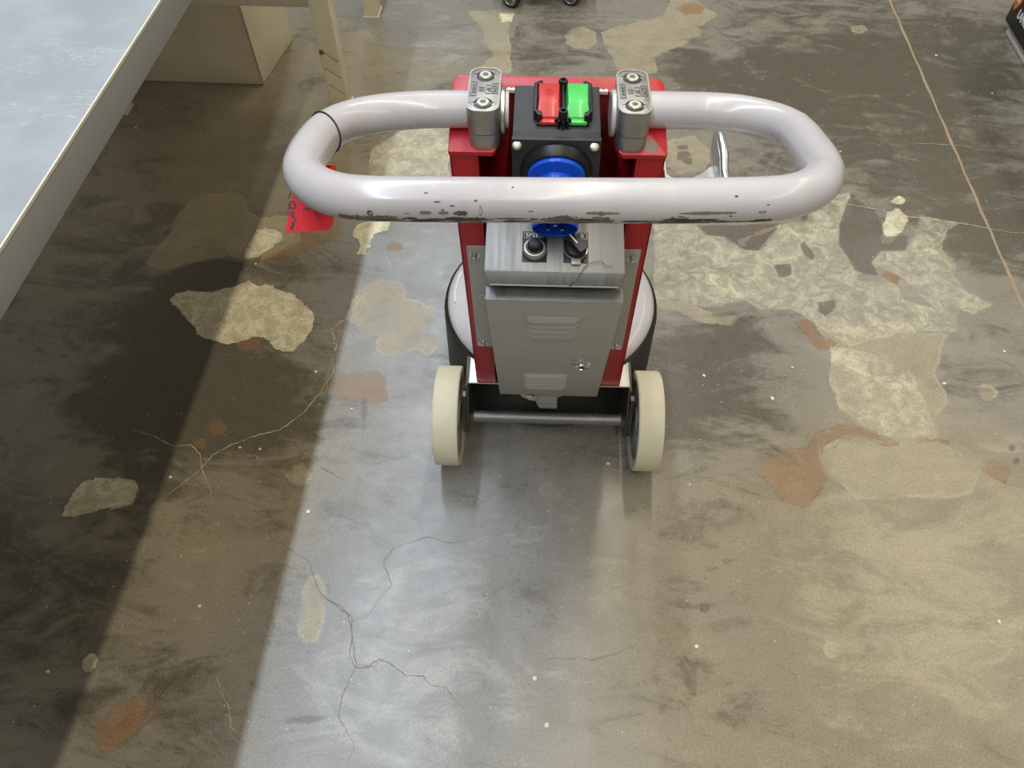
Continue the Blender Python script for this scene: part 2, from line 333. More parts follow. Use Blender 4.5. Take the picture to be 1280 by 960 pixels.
# ---------------------------------------------------------------- materials
def floor_material():
    n = NT('polished_stained_concrete')
    w1 = n.noise(9, 6, .65); w2 = n.noise(45, 6, .7); w3 = n.noise(220, 3, .7); w0 = n.noise(2.2, 5, .6, dist=.4)
    st = n.noise(5, 8, .72, vec=n.scaled((1, 2.2, 1)), dist=1.2)
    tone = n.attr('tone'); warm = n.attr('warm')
    base = n.mix(n.step(warm, -.5, .6), lin3(142, 141, 141), lin3(156, 142, 114))
    base = n.mix(n.step(w1, .3, .7, 0, .4), base, lin3(124, 120, 104))
    # cloudy darker and paler areas; tone also carries painted shade near the table
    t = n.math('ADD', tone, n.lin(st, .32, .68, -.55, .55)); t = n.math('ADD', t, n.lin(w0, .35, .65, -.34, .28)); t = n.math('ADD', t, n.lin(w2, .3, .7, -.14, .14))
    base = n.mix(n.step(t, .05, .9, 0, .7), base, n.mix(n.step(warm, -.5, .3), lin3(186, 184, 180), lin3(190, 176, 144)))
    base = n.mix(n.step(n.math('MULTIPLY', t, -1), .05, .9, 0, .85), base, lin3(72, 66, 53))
    warp = n.math('ADD', n.lin(w1, .3, .7, -.007, .007), n.lin(w2, .3, .7, -.0022, .0022))
    def sd(a, k=1.): return n.math('ADD', n.attr(a), n.math('MULTIPLY', warp, k))
    wd_ = n.math('POWER', n.lin(n.noise(5, 3, .6), .32, .68, .05, 1), 2.0, clamp=True)
    wd_ = n.lin(wd_, 0, 1, .0025, .016)                    # some borders crisp, others faded
    mot = n.noise(28, 8, .78, dist=.8); mo2 = n.noise(11, 6, .65, dist=1.0)
    def soft(s_, lo=0.): return n.math('MULTIPLY_ADD', n.math('DIVIDE', s_, wd_), .5, .4+lo, clamp=True)
    def inner(a, b_): return n.math('MULTIPLY', n.lin(mot, .36, .64, a, 1.0), n.lin(mo2, .38, .62, b_, 1.0))
    tan = sd('tan', 1.3); tanm = soft(tan)
    base = n.mix(n.math('MULTIPLY', tanm, inner(.6, .6)), base, lin3(182, 168, 134))
    rim = n.math('MULTIPLY', n.step(tan, -.004, .0), n.step(tan, .001, .007, 1, 0))
    base = n.mix(n.math('MULTIPLY', rim, n.lin(mo2, .4, .6, .05, .5)), base, lin3(204, 194, 166))
    rust = sd('rust'); rustm = soft(rust)
    base = n.mix(n.math('MULTIPLY', rustm, n.math('MULTIPLY', inner(.65, .6), .88)), base, lin3(150, 101, 54))
    rim2 = n.math('MULTIPLY', n.step(rust, -.003, .0), n.step(rust, .0, .005, 1, 0))
    base = n.mix(n.math('MULTIPLY', rim2, n.lin(mo2, .4, .6, .05, .5)), base, lin3(104, 70, 42))
    pale = sd('pale', 1.5); palem = soft(pale)
    pc = n.mix(n.step(mot, .42, .58), lin3(178, 170, 144), lin3(222, 213, 182))
    base = n.mix(n.math('MULTIPLY', palem, inner(.55, .35)), base, pc)
    rimp = n.math('MULTIPLY', n.step(pale, -.004, .0), n.step(pale, .0, .005, 1, 0))
    base = n.mix(n.math('MULTIPLY', rimp, n.lin(mo2, .4, .6, .0, .5)), base, lin3(214, 206, 178))
    cream = sd('cream', 1.6); cc = n.mix(n.step(mot, .38, .62), lin3(216, 204, 166), lin3(244, 235, 204))
    base = n.mix(n.math('MULTIPLY', n.step(cream, -.001, .003), n.lin(mot, .36, .62, .7, 1)), base, cc)
    rimc = n.math('MULTIPLY', n.step(cream, -.004, -.001), n.step(cream, -.001, .002, 1, 0))
    base = n.mix(n.math('MULTIPLY', rimc, .35), base, lin3(92, 82, 58))
    dark = sd('dark', .6)
    base = n.mix(n.step(dark, -.003, .003, 0, .75), base, lin3(84, 80, 74))
    # fine aggregate grain, pits and pale flecks
    base = n.mix(n.lin(w3, .3, .7, 0, .42), base, lin3(74, 68, 56))
    gr = n.noise(520, 2, .6); base = n.mix(n.step(gr, .52, .72, 0, .45), base, lin3(196, 184, 156))
    sp = n.noise(130, 2, .5); base = n.mix(n.step(sp, .73, .76, 0, .7), base, lin3(220, 212, 190))
    pit = n.noise(75, 3, .6); base = n.mix(n.step(pit, .70, .76, 0, .5), base, lin3(52, 48, 40))
    sc1 = n.noise(14, 3, .8, vec=n.scaled((1, 7, 1)), dist=1.5)
    base = n.mix(n.step(n.math('ABSOLUTE', n.math('SUBTRACT', sc1, .5)), .004, .0, 0, .22), base, lin3(176, 166, 140))
    ro = n.lin(w1, .3, .7, .25, .36); ro = n.math('ADD', ro, n.step(cream, -.001, .006, 0, .2)); ro = n.math('ADD', ro, n.math('MULTIPLY', n.math('MAXIMUM', n.math('MAXIMUM', tanm, palem), rustm), .1)); ro = n.math('ADD', ro, n.lin(w2, .3, .7, -.04, .05))
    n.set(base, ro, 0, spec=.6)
    h = n.math('ADD', n.noise(25, 5, .6), n.math('MULTIPLY', n.noise(300, 2, .5), .12))
    n.bump(h, .08, .002)
    return n.m

def brushed(name, rgb, rough=.32, scl=(2, 60, 60), metal=1.0, dirt=.15):
    n = NT(name); c = lin3(*rgb)
    f = n.noise(6, 6, .6, vec=n.scaled(scl)); g = n.noise(14, 5, .6)
    cc = n.mix(n.lin(f, .3, .7, 0, 1), tuple(x*.88 for x in c), tuple(min(1, x*1.1) for x in c))
    cc = n.mix(n.step(g, .55, .75, 0, dirt), cc, lin3(110, 106, 96))
    n.set(cc, n.lin(f, .3, .7, rough*.8, rough*1.25), metal)
    n.bump(f, .03, .0005)
    return n.m

def handle_material():
    n = NT('scuffed_grey_paint')
    a = n.noise(18, 8, .75); b = n.noise(70, 6, .7); wear = n.attr('wear')
    c = n.mix(n.step(n.noise(6, 4, .6), .35, .65), lin3(196, 190, 192), lin3(206, 201, 200))
    c = n.mix(n.math('MULTIPLY', n.step(a, .52, .66), n.lin(wear, 0, 1, .05, .5)), c, lin3(150, 142, 132))
    k = n.math('ADD', n.math('MULTIPLY', a, .6), n.math('MULTIPLY', b, .4)); k = n.math('ADD', k, n.math('MULTIPLY', wear, n.lin(n.noise(9, 3, .6), .3, .7, .16, .34)))
    ch = n.step(k, .72, .76)
    c = n.mix(ch, c, lin3(104, 96, 84))
    n.set(c, n.math('ADD', n.lin(b, .3, .7, .2, .3), n.math('MULTIPLY', ch, .3)), 0, .3, .12)
    n.bump(n.math('MULTIPLY', ch, -1), .25, .0006)
    return n.m

def red_material():
    n = NT('red_powder_coat')
    a = n.noise(25, 8, .72)
    c = n.mix(n.step(a, .3, .7), lin3(172, 17, 28), lin3(188, 24, 36))
    ch = n.step(n.math('ADD', n.math('MULTIPLY', n.dist((.1085, -.030, .775), (1, 1.1, .6)), -1), n.lin(a, .3, .7, -.006, .006)), -.0115, -.010)
    c = n.mix(ch, c, lin3(104, 98, 84))
    g = n.noise(60, 6, .7); w = n.step(g, .73, .76); c = n.mix(n.math('MULTIPLY', w, .6), c, lin3(220, 200, 190))
    n.set(c, .38, 0, .15, .25)
    n.bump(n.noise(260, 3, .6), .06, .0006)
    return n.m

FLOOR = floor_material()
RED = red_material()
PAINT = handle_material()
STEEL = brushed('brushed_stainless_steel', (140, 139, 136), .5, (26, 1.2, 1.2), .75)
STEELV = brushed('satin_stainless_door', (182, 181, 173), .5, (1.5, 40, 40), .2)
CHAN = brushed('plated_steel_plate', (214, 210, 206), .33, (30, 2, 30))
DARKST = brushed('dull_steel', (112, 108, 100), .45, (20, 20, 3), .9, .4)
CAST = simple('cast_aluminium', (176, 174, 168), .42, .85, .12, 60, .25, dirt=(120, 116, 108), dirt_amt=.5)
CASTD = simple('cast_aluminium_relief', (118, 116, 112), .5, .7, .1, 60)
ZINC = simple('zinc_plated_bolt', (214, 210, 196), .32, .6, .06, 80)
CHROME = simple('chrome', (220, 220, 218), .12, 1, .03, 60)
WHITE = simple('worn_white_edge_paint', (226, 218, 206), .5, 0, .1, 80, dirt=(190, 60, 60), dirt_amt=.8)
BLACKP = simple('black_plastic', (44, 45, 48), .5, 0, .3, 24, .1, dirt=(110, 108, 104), dirt_amt=.4)
BLACKG = simple('glossy_black_plastic', (22, 22, 24), .4, 0, .15, 40)
RUBBER = simple('black_rubber', (30, 29, 28), .6, 0, .2, 30, .2, dirt=(80, 76, 68), dirt_amt=.5)
REDB = simple('red_button_plastic', (204, 54, 50), .35, 0, .05, 30, coat=.2)
REDB2 = simple('red_button_relief', (168, 40, 40), .45, 0, .05, 30)
GREENB = simple('green_button_plastic', (78, 206, 96), .35, 0, .05, 30, coat=.2)
BLUE = simple('blue_socket_plastic', (22, 92, 226), .35, 0, .08, 25, coat=.2)
BLUED = simple('blue_socket_inner', (14, 62, 190), .4, 0, .08, 25)
TYRE = simple('off_white_rubber', (216, 208, 180), .6, 0, .05, 22, .15, dirt=(170, 164, 142), dirt_amt=.4)
HUBG = simple('grey_wheel_hub', (150, 148, 142), .5, .2, .15, 30, .1, dirt=(80, 76, 68), dirt_amt=.6)
GREYC = simple('grey_connector_plastic', (152, 152, 148), .5, .2, .08, 40)
BRASS = simple('nickel_brass', (206, 190, 160), .3, 1, .08, 40)
LABEL = simple('black_label', (28, 28, 30), .35, 0, .1, 40)
WHT = simple('white_print', (235, 235, 232), .5, 0, .02, 40)
GREYR = simple('grey_bezel', (176, 174, 168), .35, .5, .06, 40)
GALV = simple('galvanised_steel', (206, 206, 206), .34, .85, .15, 22, .1, dirt=(160, 150, 130), dirt_amt=.6)
TAGR = simple('red_plastic_tag', (214, 18, 28), .65, 0, .06, 20)
INK = simple('black_marker_ink', (46, 8, 12), .5, 0, .1, 60)
TIE = simple('dark_green_zip_tie', (30, 40, 34), .4, 0, .1, 60)
DUSTY = simple('dusty_black_skirt', (34, 33, 30), .5, 0, .3, 12, .1, dirt=(70, 66, 58), dirt_amt=.6)
CREAMP = simple('cream_painted_steel', (228, 221, 194), .45, 0, .06, 12, .05, dirt=(170, 160, 136), dirt_amt=.25)
CONCP = simple('cream_painted_concrete', (228, 217, 190), .6, 0, .07, 9, .6, dirt=(160, 150, 126), dirt_amt=.3)
CONCE = simple('chipped_plaster', (196, 180, 146), .7, 0, .15, 40, .6)
ORANGE = simple('orange_print', (232, 118, 22), .45, 0, .03, 40)
SACK = simple('black_printed_sack', (30, 29, 28), .4, 0, .2, 14, .1, dirt=(74, 72, 70), dirt_amt=.4)
PALE = simple('pale_grey_board', (222, 218, 206), .6, 0, .08, 20)
CRACKL = simple('pale_crack', (196, 184, 148), .8, 0, .2, 30)
CRACKD = simple('dark_crack', (120, 106, 84), .8, 0, .2, 30)
JOINT = simple('tan_joint_filler', (164, 140, 112), .7, 0, .15, 25, .3, dirt=(120, 96, 72), dirt_amt=.5)
CHIP = simple('pale_chip', (226, 216, 188), .7, 0, .1, 50)

def table_material():
    n = NT('scratched_grey_laminate')
    c = n.mix(n.step(n.noise(7, 6, .6), .35, .65), lin3(154, 160, 166), lin3(168, 174, 179))
    for sc_, rot in ((26, .6), (18, -.5), (40, .2)):
        m = n.t.nodes.new('ShaderNodeMapping'); m.inputs['Rotation'].default_value = (0, 0, rot); m.inputs['Scale'].default_value = (.5, 4, 1); n.link(n.co, m.inputs['Vector'])
        f = n.noise(sc_, 3, .6, vec=m.outputs[0], dist=.6)
        line = n.step(n.math('ABSOLUTE', n.math('SUBTRACT', f, .5)), .009, 0)
        line = n.math('MULTIPLY', line, n.step(n.noise(9, 3, .6), .5, .65))
        c = n.mix(n.math('MULTIPLY', line, .75), c, lin3(206, 210, 214))
    c = n.mix(n.step(n.noise(24, 5, .7, dist=1.5), .66, .72, 0, .25), c, lin3(150, 158, 160))
    n.set(c, .42, 0)
    n.bump(n.noise(60, 4, .6), .05, .001)
    return n.m
TABLE = table_material()
APRON = simple('grey_apron', (156, 157, 154), .5, 0, .04, 8, .03)
EDGEW = simple('worn_white_edge', (222, 218, 200), .5, 0, .05, 40)

# ---------------------------------------------------------------- floor
def sdf(poly, X, Y):
    P = np.array(poly, float)/1000.0; n = len(P)
    d = np.full(X.shape, 1e9); inside = np.zeros(X.shape, bool)
    for i in range(n):
        ax, ay = P[i]; bx, by = P[(i+1) % n]; ex, ey = bx-ax, by-ay; L = ex*ex+ey*ey+1e-12
        t = np.clip(((X-ax)*ex + (Y-ay)*ey)/L, 0, 1)
        d = np.minimum(d, (X-ax-t*ex)**2 + (Y-ay-t*ey)**2)
        c = (ay > Y) != (by > Y)
        inside ^= c & (X < (bx-ax)*(Y-ay)/(by-ay+1e-12) + ax)
    d = np.sqrt(d)
    return np.where(inside, d, -d)

def build_floor():
    step = .006
    xs = np.concatenate([np.array([-4, -3.2, -2.6, -2.2]), np.arange(-2.05, 1.75, step), np.array([1.8, 2.2, 3, 4])])
    ys = np.concatenate([np.array([-1.5, -.8, -.3]), np.arange(.1, 2.9, step), np.array([3.1, 3.6, 4.5])])
    X, Y = np.meshgrid(xs, ys); ny, nx = X.shape
    co = np.stack([X, Y, np.zeros_like(X)], -1).reshape(-1, 3)
    i = np.arange(nx*ny).reshape(ny, nx)
    q = np.stack([i[:-1, :-1], i[:-1, 1:], i[1:, 1:], i[1:, :-1]], -1).reshape(-1, 4)
    me = bpy.data.meshes.new('floor'); me.vertices.add(len(co)); me.vertices.foreach_set('co', co.ravel().astype(np.float32))
    me.loops.add(q.size); me.loops.foreach_set('vertex_index', q.ravel().astype(np.int32))
    me.polygons.add(len(q)); me.polygons.foreach_set('loop_start', np.arange(0, q.size, 4, dtype=np.int32)); me.polygons.foreach_set('loop_total', np.full(len(q), 4, dtype=np.int32))
    me.update(calc_edges=True)
    for name, polys in STAINS.items():
        v = np.full(X.shape, -.05)
        for p in polys:
            a = np.array(p)/1000; x0, y0 = a.min(0)-.05; x1, y1 = a.max(0)+.05
            ix = np.where((xs >= x0) & (xs <= x1))[0]; iy = np.where((ys >= y0) & (ys <= y1))[0]
            if not len(ix) or not len(iy): continue
            s = (slice(iy[0], iy[-1]+1), slice(ix[0], ix[-1]+1))
            v[s] = np.maximum(v[s], np.clip(sdf(p, X[s], Y[s]), -.05, .05))
        at = me.attributes.new(name, 'FLOAT', 'POINT'); at.data.foreach_set('value', v.ravel().astype(np.float32))
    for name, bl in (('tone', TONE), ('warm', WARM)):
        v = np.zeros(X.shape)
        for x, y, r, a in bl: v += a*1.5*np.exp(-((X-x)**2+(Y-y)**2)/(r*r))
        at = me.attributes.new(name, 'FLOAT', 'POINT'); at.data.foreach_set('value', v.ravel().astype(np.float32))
    me.materials.append(FLOOR)
    return tag(new_obj('floor', me), kind='structure')
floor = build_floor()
# the saw-cut joint with its filler, and the cracks
bm = BM(); pts = [(1.132 + .0012*math.sin(i*1.7), .2 + i*.04) for i in range(70)]
ribbon(bm, pts, [.0075 + .0015*math.sin(i*.9) for i in range(70)], .0004); mk('joint_filler', bm, JOINT, floor)
for wmm, pts in CRACKS:
    P = []
    for a, b in zip(pts[:-1], pts[1:]):
        a = Vector(a)/1000; b = Vector(b)/1000; k = max(1, int((b-a).length/.006))
        for i in range(k): P.append(a.lerp(b, i/k) + Vector((random.uniform(-1, 1), random.uniform(-1, 1)))*.0013)
    P.append(Vector(pts[-1])/1000)
    bm = BM(); n_ = len(P)
    ribbon(bm, P, [wmm*.00078*random.uniform(.35, 1.25)*min(1, .3+3*min(i, n_-1-i)/n_) for i in range(n_)], .0003)
    mk('crack', bm, CRACKD if sum(p.x for p in P)/n_ > -.50 and P[n_//2].y < .9 and wmm < 2.4 else CRACKL, floor)
for x, y in CHIPS:
    bm = BM(); r = random.uniform(.003, .006); n_ = 6
    pts = [(x/1000+r*random.uniform(.5, 1)*math.cos(i*2*math.pi/n_), y/1000+r*random.uniform(.5, 1)*math.sin(i*2*math.pi/n_)) for i in range(n_)]
    prism(bm, pts, 0, .0025, XY); mk('chip', bm, CHIP, floor, smooth=False)
bm = BM()
for i in range(700):
    x = random.uniform(-1.3, 1.5); y = random.uniform(.2, 2.7); r = random.uniform(.0006, .0017); a = random.uniform(0, 3)
    v = [bm.verts.new((x+r*math.cos(a+k*2.1)*(2.2 if k == 0 else 1), y+r*math.sin(a+k*2.1)*(2.2 if k == 0 else 1), .0002)) for k in range(3)] + [bm.verts.new((x, y, .0015))]
    for f in ((0, 1, 3), (1, 2, 3), (2, 0, 3)): bm.faces.new([v[k] for k in f])
tag(mk('grit', bm, CHIP, floor, smooth=False), kind='stuff')

# ---------------------------------------------------------------- painted concrete plinth
bm = BM()
b0 = [(-2.3, 2.105), (-.918, 2.105), (-.885, 2.37), (-2.3, 2.37)]; n_ = 12
prev = None
rows = []
for i in range(n_+1):
    z = .9*i/n_; o = .012*z
    rows.append([bm.verts.new((x-(o if j in (1, 2) else 0)+random.uniform(-.0015, .0015), y+random.uniform(-.001, .001), z)) for j, (x, y) in enumerate(b0)])
for a, b in zip(rows[:-1], rows[1:]):
    for j in range(4): bm.faces.new((a[j], a[(j+1) % 4], b[(j+1) % 4], b[j]))
bm.faces.new(rows[0][::-1]); bm.faces.new(rows[-1])
plinth = mk('pillar_base', bm, CONCP, None, bev=.006)
tag(plinth, 'cream painted concrete pillar base standing on the floor behind the grey table', 'pillar')
bm = BM(); prev = None
for i in range(60):   # chipped arris
    z = .003+.34*i/59; w = random.uniform(.0015, .005); x = -.918-.012*z
    a = [bm.verts.new((x-w, 2.1045, z)), bm.verts.new((x+.001, 2.1035, z)), bm.verts.new((x+.001+w*.12, 2.105+w, z))]
    if prev:
        bm.faces.new((prev[0], prev[1], a[1], a[0])); bm.faces.new((prev[1], prev[2], a[2], a[1]))
    prev = a
mk('chipped_corner', bm, CONCE, plinth)

# ---------------------------------------------------------------- grey work table
tb = empty('work_table', (-1.0, 1.2, 0)); T = lambda x, y, z: (x+1.0, y-1.2, z)
tag(tb, 'large grey topped work table on cream steel legs at left of the grinder', 'table')
bm = BM(); box(bm, *[-1.45+1.0, -.597+1.0], -.35-1.2, 2.12-1.2, .765, .8); mk('table_top', bm, TABLE, tb, bev=.0015)
bm = BM(); box(bm, -.5975+1.0, -.595+1.0, -.35-1.2, 2.12-1.2, .797, .8008); mk('worn_edge', bm, EDGEW, tb)
bm = BM(); box(bm, -.6+1.0, -.5955+1.0, -.35-1.2, 2.12-1.2, .75, .797)
box(bm, -1.45+1.0, -.6+1.0, 2.10-1.2, 2.118-1.2, .72, .766); box(bm, -1.45+1.0, -1.43+1.0, -.35-1.2, 2.10-1.2, .72, .766); mk('apron', bm, APRON, tb, bev=.001)
def table_leg(x0, y0, sx=.055, sy=.05, slots=False):
    bm = BM(); box(bm, x0+1.0, x0+sx+1.0, y0-1.2, y0+sy-1.2, .0, .765)
    o = mk('leg', bm, CREAMP, tb, bev=.002)
    if slots:
        for k in range(3):
            zc = .165 - .052*k; c0 = Vector((x0+.010+1.0, 0, zc+.014)); c1 = Vector((x0+.046+1.0, 0, zc-.014))
            d = (c1-c0).normalized(); nrm = Vector((d.z, 0, -d.x)); poly = []
            for i in range(7):
                a = math.pi/2+math.pi*i/6; v = c0 + .0032*(d*math.cos(a)+nrm*math.sin(a)); poly.append((v.x, v.z))
            for i in range(7):
                a = -math.pi/2+math.pi*i/6; v = c1 + .0032*(d*math.cos(a)+nrm*math.sin(a)); poly.append((v.x, v.z))
            b2 = BM(); prism(b2, poly, y0-1.2-.01, y0-1.2+.006, XZ); cut(o, b2)
        bm = BM(); c = (x0+.008+1.0, y0-1.2, .18)
        lathe(bm, [(0, .006), (.004, .006), (.0065, .003), (.0065, 0), (0, 0)], axis_matrix(c, (0, -1, 0)), 12); mk('bolt', bm, DARKST, o)
    bm = BM(); box(bm, x0-.003+1.0, x0+sx+.003+1.0, y0-.003-1.2, y0+sy+.003-1.2, 0, .004); mk('foot_plate', bm, CREAMP, o)
    return o
table_leg(-.684, 2.0, slots=True)
table_leg(-1.345, 1.93, .055, .05)
table_leg(-1.42, -.2); table_leg(-.69, -.2)
bm = BM(); box(bm, -1.29+1.0, -.684+1.0, 2.012-1.2, 2.04-1.2, .300, .350); mk('stretcher', bm, CREAMP, tb, bev=.002)

# far rack foot (only its foot shows at the top edge)
rk = empty('storage_rack', (-.65, 2.8, 0)); tag(rk, 'cream steel rack post foot beyond the table leg at the top edge', 'rack')
bm = BM(); box(bm, -.024, .022, -.285, -.215, .004, .9); mk('post', bm, CREAMP, rk, bev=.002)
bm = BM(); box(bm, -.027, .025, -.288, -.212, 0, .004); mk('foot_plate', bm, EDGEW, rk)
bm = BM(); box(bm, -.024, .022, -.215, .6, .06, .1); mk('bottom_rail', bm, CREAMP, rk)

# ---------------------------------------------------------------- rolling cart with casters
cart = empty('rolling_cart', (-.07, 2.85, 0)); tag(cart, 'rolling cart of which only two casters show, at the top edge above the grinder', 'cart')
bm = BM(); box(bm, -.16, .16, -.22, .22, .085, .1); mk('deck', bm, DARKST, cart, bev=.003)
def caster(x, y, rz, r=.033):
    M = Matrix.Translation((x, y, r)) @ Matrix.Rotation(rz, 4, 'Z') @ Matrix.Rotation(R(90), 4, 'X')
    bm = BM(); lathe(bm, [(r*.72, -.011), (r*.9, -.012), (r, -.007), (r, .007), (r*.9, .012), (r*.72, .011)], M, 32, closed=True); t = mk('caster_wheel', bm, RUBBER, cart)
    bm = BM(); lathe(bm, [(0, .011), (.006, .012), (.008, .010), (r*.5, .008), (r*.56, .0115), (r*.62, .008), (r*.74, .0115), (r*.74, -.0115), (r*.5, -.008), (.006, -.012), (0, -.012)], M, 32); mk('hub', bm, GREYR, t)
    bm = BM(); M2 = Matrix.Translation((x, y, 0)) @ Matrix.Rotation(rz, 4, 'Z')
    for s in (-1, 1): box(bm, -.012, .012, s*.016-.001, s*.016+.001, r-.008, .082, M2)
    box(bm, -.02, .02, -.02, .02, .078, .086, M2); mk('fork', bm, DARKST, cart)
caster(-.108, -.235, R(-28)); caster(.097, -.212, R(-18), .03); caster(-.11, .2, 0); caster(.11, .2, 0)

# ---------------------------------------------------------------- black box on a pale base
bx_ = empty('printed_box', (1.70, 2.2, 0)); tag(bx_, 'black printed box with white lettering and orange mark at the top right corner', 'box')
bm = BM(); box(bm, -.235, .235, -.40, .335, 0, .03); mk('base', bm, PALE, bx_, bev=.003)
bm = BM(); prism(bm, rrect(0, 0, .49, .73, .012, 4), .031, .40, XY); bo = mk('box_body', bm, SACK, bx_, bev=.006)
bm = BM(); prism(bm, rrect(0, 0, .50, .74, .014, 4), .395, .42, XY); mk('lid', bm, SACK, bx_, bev=.004)
MS = lambda y, z: Matrix(((0, 0, -1, -.2453), (-1, 0, 0, y), (0, 1, 0, z), (0, 0, 0, 1)))
o = text_obj('lettering', 'LANC', .034, MS(.262, .0835), WHT, bx_, sx=.85, bold=.0011)
o = text_obj('lettering', 'RT', .034, MS(.262, .1165), WHT, bx_, sx=.85, bold=.0011)
bm = BM(); pts = [(.0, -.03)] + [(.024*math.cos(a), .012+.024*math.sin(a)) for a in np.linspace(R(-25), R(205), 20)]
prism(bm, pts, 0, .0006, XY); bmesh.ops.transform(bm, matrix=MS(.336, .103), verts=bm.verts); mk('orange_mark', bm, ORANGE, bx_)
bm = BM()
for k in range(3): box(bm, -.012+.009*k, -.006+.009*k, .0, .026, 0, .001)
bmesh.ops.transform(bm, matrix=MS(.336, .103), verts=bm.verts); mk('white_mark', bm, WHT, bx_)
# ================================================================ the floor grinder
G = empty('floor_grinder', (.008, .85, 0), R(1.5))
tag(G, 'walk-behind floor grinder with red column, grey loop handle and off-white wheels', 'grinder')
def sh(bm):   # the column stands a touch off plumb
    for v in bm.verts: v.co.x += .001 - .0108*v.co.z
    return bm
FY = lambda z: .042 - .1076*z          # front plane of the leaning column

# head
bm = BM(); HC = (.002, .235)
lathe(bm, [(.224, .012), (.222, .178), (.220, .190), (.214, .194), (.21, .186), (.21, .012)], Matrix.Translation((HC[0], HC[1], 0)), 96, closed=True)
for v in bm.verts: v.co.y = max(v.co.y, .070 if v.co.z < .17 else .02)
mk('dust_skirt', bm, DUSTY, G)
bm = BM(); lathe(bm, [(.2135, .186), (.2135, .196), (.206, .204), (.19, .2085), (.12, .214), (.0, .216)], Matrix.Translation((HC[0], HC[1], 0)), 96)
cov = mk('head_cover', bm, PAINT, G, sharp=50)
bm = BM(); tube(bm, [Vector((HC[0]+.198*math.cos(a), HC[1]+.198*math.sin(a), .2075)) for a in np.linspace(R(163), R(188), 10)], .0022, 6); mk('scuffed_ridge', bm, WHT, cov)
bm = BM(); lathe(bm, [(.0, .03), (.2, .03), (.2, .012), (0, .012)], Matrix.Translation((HC[0], HC[1], 0)), 48); mk('grinding_plate', bm, DARKST, G)
bm = BM(); lathe(bm, [(.085, .21), (.085, .36), (.078, .37), (0, .37)], Matrix.Translation((HC[0], HC[1]+.03, 0)), 40); mk('motor', bm, BLACKP, G)

# chassis channel: inverted U, rounded shoulders
bm = BM(); w = .1615; r = .010; t = .0035; zt = .19; zb = .095
def chan(w, zt, r):
    L = [(-w, zb)]
    for i in range(6): a = R(180-90*i/5); L.append((-w+r+r*math.cos(a), zt-r+r*math.sin(a)))
    for i in range(6): a = R(90-90*i/5); L.append((w-r+r*math.cos(a), zt-r+r*math.sin(a)))
    L.append((w, zb)); return L
o_ = chan(w, zt, r); i_ = chan(w-t, zt-t, r-t*.7)
prism(bm, o_+i_[::-1], .0175, .20, XZ); mk('chassis_plate', bm, CHAN, G, bev=0)
for s in (-1, 1):   # side cheeks that carry the axle
    bm = BM(); P = [(.018, .186), (.10, .186), (.10, .13), (.03, .072), (-.018, .062), (-.026, .078), (-.016, .125)]
    x0, x1 = sorted((s*.1585, s*.1545)); prism(bm, P, x0, x1, YZ); o = mk('axle_cheek', bm, DARKST, G, bev=.0008)
    bm = BM(); x0, x1 = sorted((s*.1595, s*.1665)); prism(bm, [(.0, .168), (.012, .168), (.006, .125), (-.022, .075), (-.026, .082), (-.010, .13)], x0, x1, YZ); mk('cheek_fold', bm, DARKST, o)
bm = BM(); cyl(bm, (-.155, 0, .1), (.155, 0, .1), .0115, 28)
ax = mk('axle', bm, STEEL, G)
for s in (-1, 1):
    bm = BM(); M = axis_matrix((s*.154, 0, .1), (-s, 0, 0)); lathe(bm, [(.017, 0), (.0155, .002), (.0125, .006), (.0114, .008)], M, 28); mk('weld_collar', bm, DARKST, ax)

# wheels
def wheel(s):
    c = s*.1945; M = axis_matrix((c, 0, .1), (s, 0, 0))   # local z points outward
    bm = BM(); lathe(bm, [(.079, -.021), (.092, -.0245), (.0985, -.0238), (.1, -.021), (.1, .021), (.0985, .0238), (.092, .0245), (.079, .021)], M, 80, closed=True)
    wh = mk('wheel', bm, TYRE, G, sharp=28)
    bm = BM(); lathe(bm, [(.080, -.020), (.080, .020), (.074, .020), (.072, .006), (.072, -.006), (.074, -.020)], M, 64, closed=True)
    lathe(bm, [(.072, .005), (.030, .007), (.030, .022), (0, .022)], M, 48)
    lathe(bm, [(.072, -.005), (.030, -.007), (.030, -.022), (.012, -.022), (.0, -.022)], M, 48)
    for k in range(6):
        a = k*math.pi/3+.3; Mk = M @ Matrix.Rotation(a, 4, 'Z')
        box(bm, .028, .076, -.003, .003, -.019, .019, Mk)
    mk('hub', bm, HUBG, wh)
    bm = BM(); lathe(bm, [(.021, .018), (.021, .026), (.017, .031), (.008, .0325), (0, .033)], M, 32); mk('hub_cap', bm, DARKST, wh)
wheel(-1); wheel(1)

# ---- column: C-shaped post, open to the operator
def colpart(name, mat, parent, fn, **k):
    bm = BM(); fn(bm); sh(bm); return mk(name, bm, mat, parent, **k)
def leanbox(bm, x0, x1, d0, d1, z0, z1):
    """box whose front is d0 behind the leaning front plane"""
    vs = box(bm, x0, x1, 0, 1, z0, z1)
    for v in vs: v.co.y = FY(v.co.z) + (d0 if v.co.y < .5 else d1)
W2 = .1375
def cf(bm):
    for s in (-1, 1):
        a, b = sorted((s*W2, s*(W2-.0035))); leanbox(bm, a, b, 0, .105, .19, .765)
        a, b = sorted((s*W2, s*(W2-.033))); leanbox(bm, a, b, 0, .0035, .19, .768)
        a, b = sorted((s*(W2-.033), s*(W2-.0365))); leanbox(bm, a, b, 0, .022, .19, .768)
    leanbox(bm, -W2, W2, .102, .105, .19, .790)
    leanbox(bm, -W2+.003, W2-.003, .05, .105, .191, .20)
column = colpart('column', RED, G, cf, bev=.0009, seg=2)
